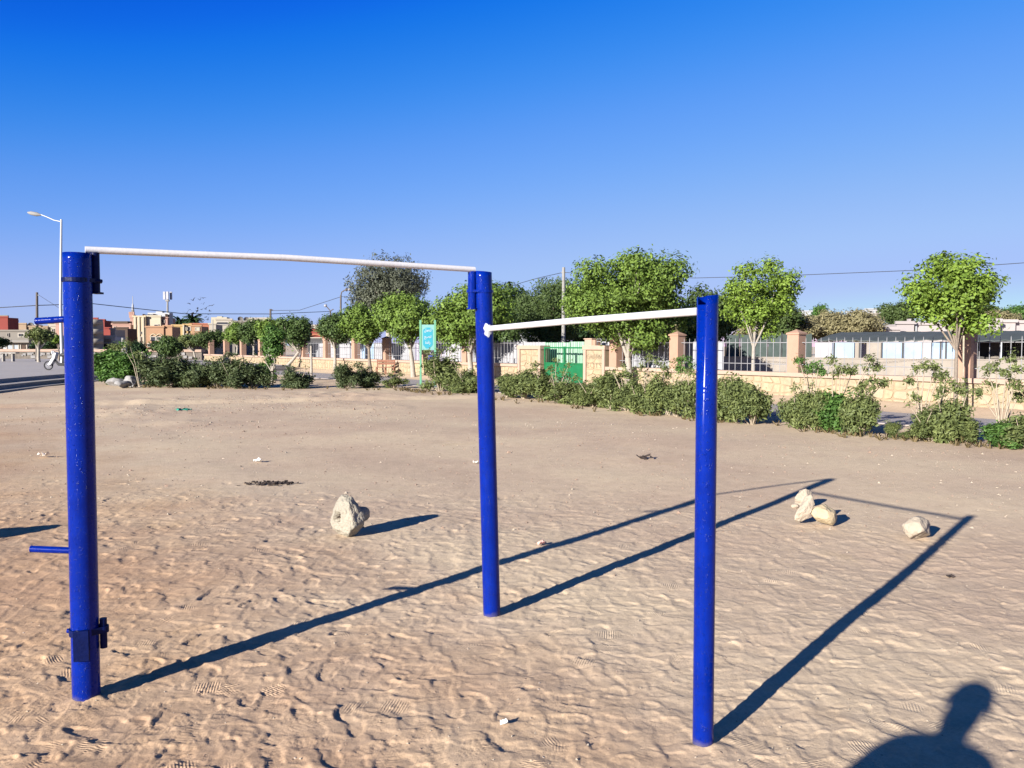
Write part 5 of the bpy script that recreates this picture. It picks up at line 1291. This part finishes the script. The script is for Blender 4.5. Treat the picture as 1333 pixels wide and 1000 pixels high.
for txt, zf, sz in (("\uFEDE\uFEE4\uFECC\uFEE8\uFEDF", .75, .17), ("\uFEA2\uFE92\uFEBC\uFE98\uFEDF", .50, .155), ("\uFE93\uFEAA\uFE8B\uFE8D\uFEAD", .27, .16)):
    text_obj(txt, sz, Matrix(((.72, 0, 0, cxs), (0, 0, -1, SY-.0225), (0, 1, 0, zb+h*zf-.02), (0, 0, 0, 1))), 'lettering', M_SIGNW, sg, .002, .002)
# small blue box on the railing seen under the sign
p = Q(561.5, 466, W(14.9).y); b = MB(); b.box((p.x-.11, p.y-.45, p.z-.10), (p.x+.11, p.y-.32, p.z+.10)); b.box((p.x-.12, p.y-.46, p.z+.10), (p.x+.12, p.y-.31, p.z+.12)); b.box((p.x-.02, p.y-.32, p.z-.03), (p.x+.02, p.y-.05, p.z+.03))
tag(b.build('meter_box', mat('navy_box', (.02, .04, .22), .5)), 'small navy box on the wall under the right side of the turquoise sign', 'box')
# bench
bx = Q(501, 486, 42.2); bn = empty('park_bench', (bx.x, 42.2, 0), 'brown metal-framed bench standing in front of the cream wall', 'bench')
M_BENCH = mat('rusty_brown_paint', (.20, .085, .05), .8, .2, 5)
def bq(mb, n, m=M_BENCH): return mb.build(n, m, bn)
z0 = .05
for x in (-.46, 0, .46):
    b = MB(); b.box((x-.025, 0, z0), (x+.025, .05, z0+.42)); b.box((x-.025, .40, z0), (x+.025, .45, z0+.85)); b.box((x-.025, .05, z0+.37), (x+.025, .40, z0+.42)); bq(b, 'leg')
for y in (.02, .15, .28): b = MB(); b.box((-.48, y, z0+.422), (.48, y+.10, z0+.45)); bq(b, 'seat_slat')
for z in (.58, .72): b = MB(); b.box((-.48, .375, z0+z), (.48, .398, z0+z+.10)); bq(b, 'back_slat')
# low bench on the plaza far left
p = Q(8, 474, 62); b2 = empty('stone_bench', (p.x, 62, .34), 'dark low table bench on the plaza at the far left edge', 'bench')
b = MB(); b.box((-.9, 0, .62), (.75, .5, .70)); b.build('seat', M_KERB, b2)
for x in (-.35, .4): b = MB(); b.box((x-.05, .1, 0), (x+.05, .4, .62)); b.build('leg', M_KERB, b2)
# white stake
p = G(405.5, 499); b = MB(); b.tube([(0, 0, -.1), (.01, 0, .8), (0, 0, 1.62)], [.055, .05, .045], 10)
o = b.build('white_stake', M_PALEBARK); o.location = (p.x, p.y, 0); tag(o, 'bare pale wooden stake standing in the hedge gap by the path', 'stake')
p = G(423, 507); 
# ------------------------------------------------------------------ moped on the plaza
MZ = .34; mpnt = Q(74, 485, 41.0)
mo = empty('moped', (mpnt.x, 41.0, MZ), 'parked moped with white leg shield, half hidden behind the left blue post', 'moped')
def wheel(x, tilt=0):
    b = MB(); R_ = .21; pts = [(R_*math.cos(a), 0, R_*math.sin(a)) for a in np.linspace(0, 2*math.pi, 25)]
    b.tube(pts, .035, 8, cap=False); w_ = b.build('wheel', M_BLACK, mo, (x, 0, R_+.035))
    s = MB(); s.lathe([(.03, -.04), (.03, .04)], 8, Matrix.Rotation(math.pi/2, 4, 'X'))
    for i in range(10):
        a = math.pi*2*i/10; s.tube([(0, 0, 0), (.19*math.cos(a), 0, .19*math.sin(a))], .006, 4)
    s.build('spokes', M_STEELW, w_)
wheel(-.42); wheel(.62)
b = MB(); b.tube([(-.42, -.06, .27), (-.18, -.06, .62), (-.12, 0, .98)], .025, 8); b.tube([(-.42, .06, .27), (-.18, .06, .62)], .025, 8); b.build('fork', M_STEELW, mo)
b = MB(); b.prism([(-.36, .22), (-.22, .30), (-.02, .62), (.06, .88), (-.02, .92), (-.12, .66), (-.30, .36)], -.14, .14, Matrix(((1, 0, 0, 0), (0, 0, 1, 0), (0, 1, 0, 0), (0, 0, 0, 1)))); b.build('leg_shield', mat('white_moped_paint', (.36, .36, .37), .3), mo)
b = MB(); b.tube([(-.10, 0, .55), (.1, 0, .30), (.45, 0, .32), (.62, 0, .28)], [.05, .07, .09, .04], 8); b.tube([(.3, 0, .35), (.34, 0, .72)], .03, 6); b.build('frame', M_BLACK, mo)
b = MB(); b.tube([(.16, 0, .76), (.3, 0, .79), (.66, 0, .80)], [.06, .10, .09], 10); b.build('seat', M_BLACK, mo)
b = MB(); b.tube([(-.05, -.28, 1.02), (-.12, 0, .98), (-.05, .28, 1.02)], .016, 6); b.build('handlebar', M_STEELW, mo)
b = MB(); b.lathe([(.005, -.08), (.07, -.06), (.08, .0), (.005, .01)], 12, Matrix.Translation((-.22, 0, .90)) @ Matrix.Rotation(-math.pi/2, 4, 'Y')); b.build('headlamp', M_WELD, mo)
# ------------------------------------------------------------------ poles, lamps, wires
def lamp_left():
    Y = 52; f = Q(81, 470, Y); o = empty('street_lamp', (f.x, Y, .3), 'tall white street lamp rising behind the left blue post, arm to the left', 'street lamp')
    top = Q(79.5, 287, Y)
    b = MB(); b.tube([(f.x, Y, .3), (f.x-.02, Y, 4), (top.x, Y, top.z)], [.11, .09, .06], 10); q = b.build('pole', M_STEELW, o); q.matrix_parent_inverse = Matrix.Translation(-o.location)
    b = MB(); pts = [top-Vector((0, 0, .15)), Q(70, 288, Y), Q(60, 283.5, Y), Q(52, 280.5, Y)]; b.tube(pts, .035, 8); q = b.build('arm', M_STEELW, o); q.matrix_parent_inverse = Matrix.Translation(-o.location)
    a, c = Q(53, 281.5, Y), Q(35.5, 278, Y); b = MB(); b.tube([a, a.lerp(c, .3), a.lerp(c, .75), c], [.05, .13, .12, .04], 12); q = b.build('lamp_head', M_POLE, o); q.matrix_parent_inverse = Matrix.Translation(-o.location)
lamp_left()
def pole_px(name, label, cat, px, pyt, Y, r0, r1, m, extra=None, px2=None):
    f = Q(px2 or px, 460, Y); t_ = Q(px, pyt, Y); o = empty(name, (f.x, Y, -.1), label, cat)
    b = MB(); b.tube([(f.x, Y, -.1), ((f.x+t_.x)/2, Y, t_.z/2), (t_.x, Y, t_.z)], [r0, (r0+r1)/2, r1], 8); q = b.build('pole', m, o); q.matrix_parent_inverse = Matrix.Translation(-o.location)
    for n, fn, mm in (extra or []):
        b = MB(); fn(b); q = b.build(n, mm, o); q.matrix_parent_inverse = Matrix.Translation(-o.location)
    return o
pole_px('power_pole', 'dark power pole on the plaza behind the upper blue peg', 'pole', 48, 382, 64, .13, .09, M_WOODPOLE, [('insulator', lambda b: [b.tube([Q(48, 386, 64), Q(50.5, 385.5, 64)], .04, 6)], M_STEELW)])
pole_px('power_pole', 'short dark pole top rising above the left ficus row', 'pole', 352, 403, 80, .12, .1, M_WOODPOLE, [('cross_arm', lambda b: b.tube([Q(352, 403.5, 80), Q(355, 404.5, 80)], .06, 6), M_WOODPOLE)])
pole_px('power_pole', 'grey concrete power pole left of the largest ficus', 'pole', 733.5, 348, 38, .11, .07, M_POLE, [('insulator', lambda b: b.tube([Q(733.5, 354.5, 38)-Vector((.12, 0, 0)), Q(733.5, 354.5, 38)+Vector((.12, 0, 0))], .025, 6), M_STEELW)])
pole_px('street_lamp', 'dark double-headed street lamp left of the eucalyptus', 'street lamp', 443.5, 385, 66, .10, .07, M_WOODPOLE,
        [('arm', lambda b: b.tube([Q(443.5, 386, 66), Q(444.5, 381, 66), Q(448, 378.5, 66), Q(450, 378.5, 66)], .05, 6), M_WOODPOLE), ('lamp_head', lambda b: b.tube([Q(449.5, 378.5, 66), Q(451, 377.6, 66), Q(452.5, 377.5, 66)], [.08, .16, .06], 8), M_WOODPOLE), ('lamp_head', lambda b: b.tube([Q(452.8, 378, 66), Q(454.5, 377.2, 66), Q(456, 378.2, 66)], [.06, .15, .05], 8), M_GREYROCK)])
pole_px('street_lamp', 'far white-headed street lamp with slanted arms left of the dark double one', 'street lamp', 430, 405, 95, .09, .09, M_WOODPOLE,
        [('arm', lambda b: b.tube([Q(430, 405.5, 95), Q(424.5, 399, 95)], .06, 6), M_WOODPOLE), ('lamp_head', lambda b: b.tube([Q(425, 399.6, 95), Q(424, 398.6, 95), Q(422, 397.8, 95)], [.08, .22, .10], 8), M_WPANEL), ('arm', lambda b: b.tube([Q(430, 405.5, 95), Q(434, 403, 95)], .06, 6), M_WOODPOLE)])
pole_px('cell_mast', 'slim phone mast with white panel antennas on the cream house roof', 'antenna mast', 218, 383, 118, .22, .12, M_POLE,
        [('antenna_panel', (lambda dx, dy: lambda b: b.box((Q(218, 390, 118).x+dx-.15, 118+dy-.1, Q(0, 391, 118).z), (Q(218, 390, 118).x+dx+.15, 118+dy+.1, Q(0, 380.8, 118).z)))(dx, dy), M_WPANEL) for dx, dy in ((-.42, -.1), (.12, -.3), (.42, .2))] +
        [('equipment_box', lambda b: b.box((Q(218, 392, 118).x-.25, 117.8, Q(0, 393.5, 118).z), (Q(218, 392, 118).x+.22, 118.2, Q(0, 391.3, 118).z)), M_POLE)])
for lab, px, py, Y in (('pale wooden pole standing in front of the brown house', 160, 441, 58), ('second pale pole beside it, slightly lower', 163.5, 446, 59)):
    pole_px('wooden_pole', lab, 'pole', px, py, Y, .13, .10, M_POLE)
pole_px('thin_mast', 'thin grey mast left of the beige house with the arched roof window', 'pole', 277, 417, 112, .08, .06, M_POLE)
def wire(label, pts, r=.014, sag=.0):
    b = MB(); P = [Q(*p) for p in pts]; out = []
    for a, c in zip(P[:-1], P[1:]):
        for k in range(8): out.append(a.lerp(c, k/8) - Vector((0, 0, sag*4*(k/8)*(1-k/8))))
    out.append(P[-1]); b.tube(out, r, 5)
    tag(b.build('power_line', M_BLACK), label, 'cable')
wire('overhead cable running from the left edge past the minaret to the left ficus row', [(-25, 403.5, 64), (48, 399, 64), (120, 396.5, 66), (240, 409.5, 74), (352, 409.5, 80), (429, 406, 95)], .032)
wire('thin cable slanting down from the dark pole on the plaza', [(49.5, 385, 64), (86, 408, 50)], .014)
wire('cable from the far pole top up to the double-headed lamp', [(353, 405, 80), (390, 404.5, 76), (443.5, 387, 66)], .022)
wire('short cable running right from the double-headed lamp', [(444, 386.5, 66), (470, 389.5, 62)], .018)
wire('cable from the concrete pole down left behind the middle blue post', [(733, 354.5, 38), (700, 362, 39.5), (655, 375, 42)], .014)
wire('long overhead cable from the concrete pole across to the right edge', [(734, 354.5, 38), (820, 360, 36), (905, 361.5, 34), (1015, 358.5, 32), (1200, 350.5, 30), (1400, 336, 28)], .012)
# ------------------------------------------------------------------ birds
M_BIRD = mat('dark_feathers', (.03, .03, .035), .8, .2, 5)
def bird_mesh(flap):
    b = MB(); b.tube([(0, -.26, 0), (0, -.16, .01), (0, 0, .02), (0, .16, .0), (0, .32, .01)], [.012, .05, .06, .035, .03], 8)
    for s in (-1, 1):
        z1 = .16*flap; z2 = .10*flap-.05
        top = [(s*.04, -.12, .03), (s*.26, -.15, .03+z1), (s*.58, -.02, .03+z2+z1), (s*.27, .05, .02+z1), (s*.04, .10, .02)]
        bot = [(x, y, z-.015) for x, y, z in top]
        b.add(top+bot, [(0, 1, 3, 4), (1, 2, 3), (9, 8, 6, 5), (8, 7, 6)] + [(i, i+5, (i+1) % 5+5, (i+1) % 5) for i in range(5)])
    return b.mesh('bird', M_BIRD)
BIRD_LABELS = ['highest bird of the flock but two, left of its middle', 'bird high on the left side of the flock', 'topmost bird of the whole flock', 'bird just below the topmost one', 'bird in the middle of the flock, above the cable',
 'bird in the middle of the flock, right of its centre', 'small bird right of the flock centre', 'upper bird of the pair at the right edge of the flock', 'rightmost bird of the whole flock', 'second highest bird, left of the topmost one',
 'bird just above the cable, between the two palms and the flock centre', 'bird at cable height on the right of the flock', 'large dark bird perched low on the cable, left one of two', 'large dark bird low on the cable, right one of two', 'low bird right of the right palm',
 'low bird close to the right of the right palm crown', 'lowest bird left of centre, beside the palm top', 'bird above the cable at the right of the flock', 'lowest bird of the flock at its right end', 'leftmost small bird at mid height of the flock']
bm_ = [bird_mesh(1.6), bird_mesh(-.4), bird_mesh(.6)]
for i, (px, py) in enumerate(((251, 392), (246, 396), (264, 389), (264.5, 397), (257, 402), (262, 404), (267.5, 403.5), (272.5, 399), (276.5, 398.5), (260, 391.5), (256.5, 405.5), (271, 410.5), (243, 409), (251, 409), (267.5, 414), (259.5, 412), (261, 417), (273, 406), (270.5, 417.5), (247.5, 404))):
    o = link('bird', bm_[i % 3]); o.location = Q(px, py, 100+(i*7) % 13-6); o.rotation_euler = (R.uniform(-.3, .3), R.uniform(-.6, .6), R.uniform(0, 6.28)); s = R.uniform(.45, .75) * (1.8 if i in (12, 13) else 1); o.scale = (s, s, s)
    tag(o, BIRD_LABELS[i], 'bird', 'flock of birds above the palms')
# ------------------------------------------------------------------ the photographer's companion, outside the frame; only the shadow is seen
def person():
    hx = G(1268, 905); zh = 1.62
    k = (zh)/math.tan(SUN_EL); d = Vector((-SUN_DIR.x, -SUN_DIR.y, 0)).normalized()
    base = Vector((hx.x, hx.y, 0)) - d*k
    o = empty('person', (base.x, base.y, -.1), 'person in dark clothes seen only as a head and shoulders shadow at lower right', 'person')
    J = [  # joints x,y,z,radius,parent
        (0, 0, 1.0, .135, -1), (0, 0, 1.16, .125, 0), (0, 0, 1.36, .15, 1), (0, .01, 1.51, .10, 2), (0, .02, 1.55, .054, 3), (0, .025, 1.59, .072, 4), (0, .035, 1.66, .082, 5), (0, .03, 1.735, .056, 6),
        (-.15, 0, 1.49, .072, 2), (-.195, 0, 1.44, .062, 8), (-.25, .03, 1.15, .050, 9), (-.20, .24, 1.05, .036, 10), (-.15, .30, 1.08, .034, 11),
        (.15, 0, 1.49, .072, 2), (.195, 0, 1.44, .062, 13), (.25, .03, 1.15, .050, 14), (.20, .24, 1.05, .036, 15), (.15, .30, 1.08, .034, 16),
        (-.10, 0, .92, .10, 0), (-.11, .02, .52, .068, 18), (-.12, -.01, .12, .045, 19), (-.13, .14, .07, .04, 20),
        (.10, 0, .92, .10, 0), (.11, .02, .52, .068, 22), (.12, -.01, .12, .045, 23), (.13, .14, .07, .04, 24)]
    me = bpy.data.meshes.new('body'); me.from_pydata([j[:3] for j in J], [(j[4], i) for i, j in enumerate(J) if j[4] >= 0], [])
    body = bpy.data.objects.new('body', me); C.objects.link(body)
    sk = body.modifiers.new('skin', 'SKIN'); sk.use_smooth_shade = True
    if not me.skin_vertices: me.attributes.new('skin', 'FLOAT', 'POINT')
    for i, j in enumerate(J): me.skin_vertices[0].data[i].radius = (j[3], j[3]); me.skin_vertices[0].data[i].use_root = (i == 0)
    ss = body.modifiers.new('sub', 'SUBSURF'); ss.levels = 2; ss.render_levels = 2
    bpy.context.view_layer.update()
    m2 = bpy.data.meshes.new_from_object(body.evaluated_get(bpy.context.evaluated_depsgraph_get()))
    bpy.data.objects.remove(body)
    skin_ = mat('skin', (.30, .17, .11), .6, .05); shirt = mat('navy_shirt', (.03, .035, .06), .85); tr = mat('dark_trousers', (.04, .04, .045), .9); shoe = mat('black_shoes', (.02, .02, .02), .5)
    m2.materials.clear()
    for m_ in (skin_, shirt, tr, shoe): m2.materials.append(m_)
    for p in m2.polygons:
        c = p.center; p.material_index = 0 if (c.z > 1.49 or (c.y > .20 and .8 < c.z < 1.2)) else (1 if c.z > .97 else (2 if c.z > .13 else 3))
        p.use_smooth = True
    link('body', m2, o)
    # hands with fingers
    for s in (-1, 1):
        b = MB(); w0 = Vector((s*.15, .30, 1.08))
        b.tube([w0, w0+Vector((0, .04, -.01)), w0+Vector((0, .09, -.02))], [.032, .042, .036], 10)
        for k in range(4):
            f0 = w0+Vector((-s*(k-1.5)*.02, .09, -.02)); ln = (.07, .08, .075, .06)[k]
            b.tube([f0, f0+Vector((0, ln*.5, -.005)), f0+Vector((0, ln*.8, -.03)), f0+Vector((0, ln*.85, -.05))], [.010, .009, .008, .006], 7)
        b.tube([w0+Vector((-s*.03, .03, 0)), w0+Vector((-s*.055, .06, -.005)), w0+Vector((-s*.06, .09, -.015))], [.013, .011, .008], 7)
        b.build('hand', skin_, o)
    for s in (-1, 1):
        b = MB(); b.lathe([(.004, -.008), (.022, -.006), (.024, .004), (.004, .006)], 10, Matrix.Translation((s*.088, .035, 1.67)) @ Matrix.Rotation(math.pi/2, 4, 'Y') @ Matrix.Scale(1.4, 4, (1, 0, 0))); b.build('ear', skin_, o)
    b = MB(); b.tube([(0, .115, 1.70), (0, .138, 1.665), (0, .118, 1.655)], [.008, .015, .008], 8); b.build('nose', skin_, o)
    me = rock_mesh((.088, .10, .080), 3, cuts=0, rough=.03, sub=3, m=M_BLACK); h = link('hair', me, o, (0, .02, 1.70))
    o.rotation_euler = (0, 0, math.radians(-39))
person()
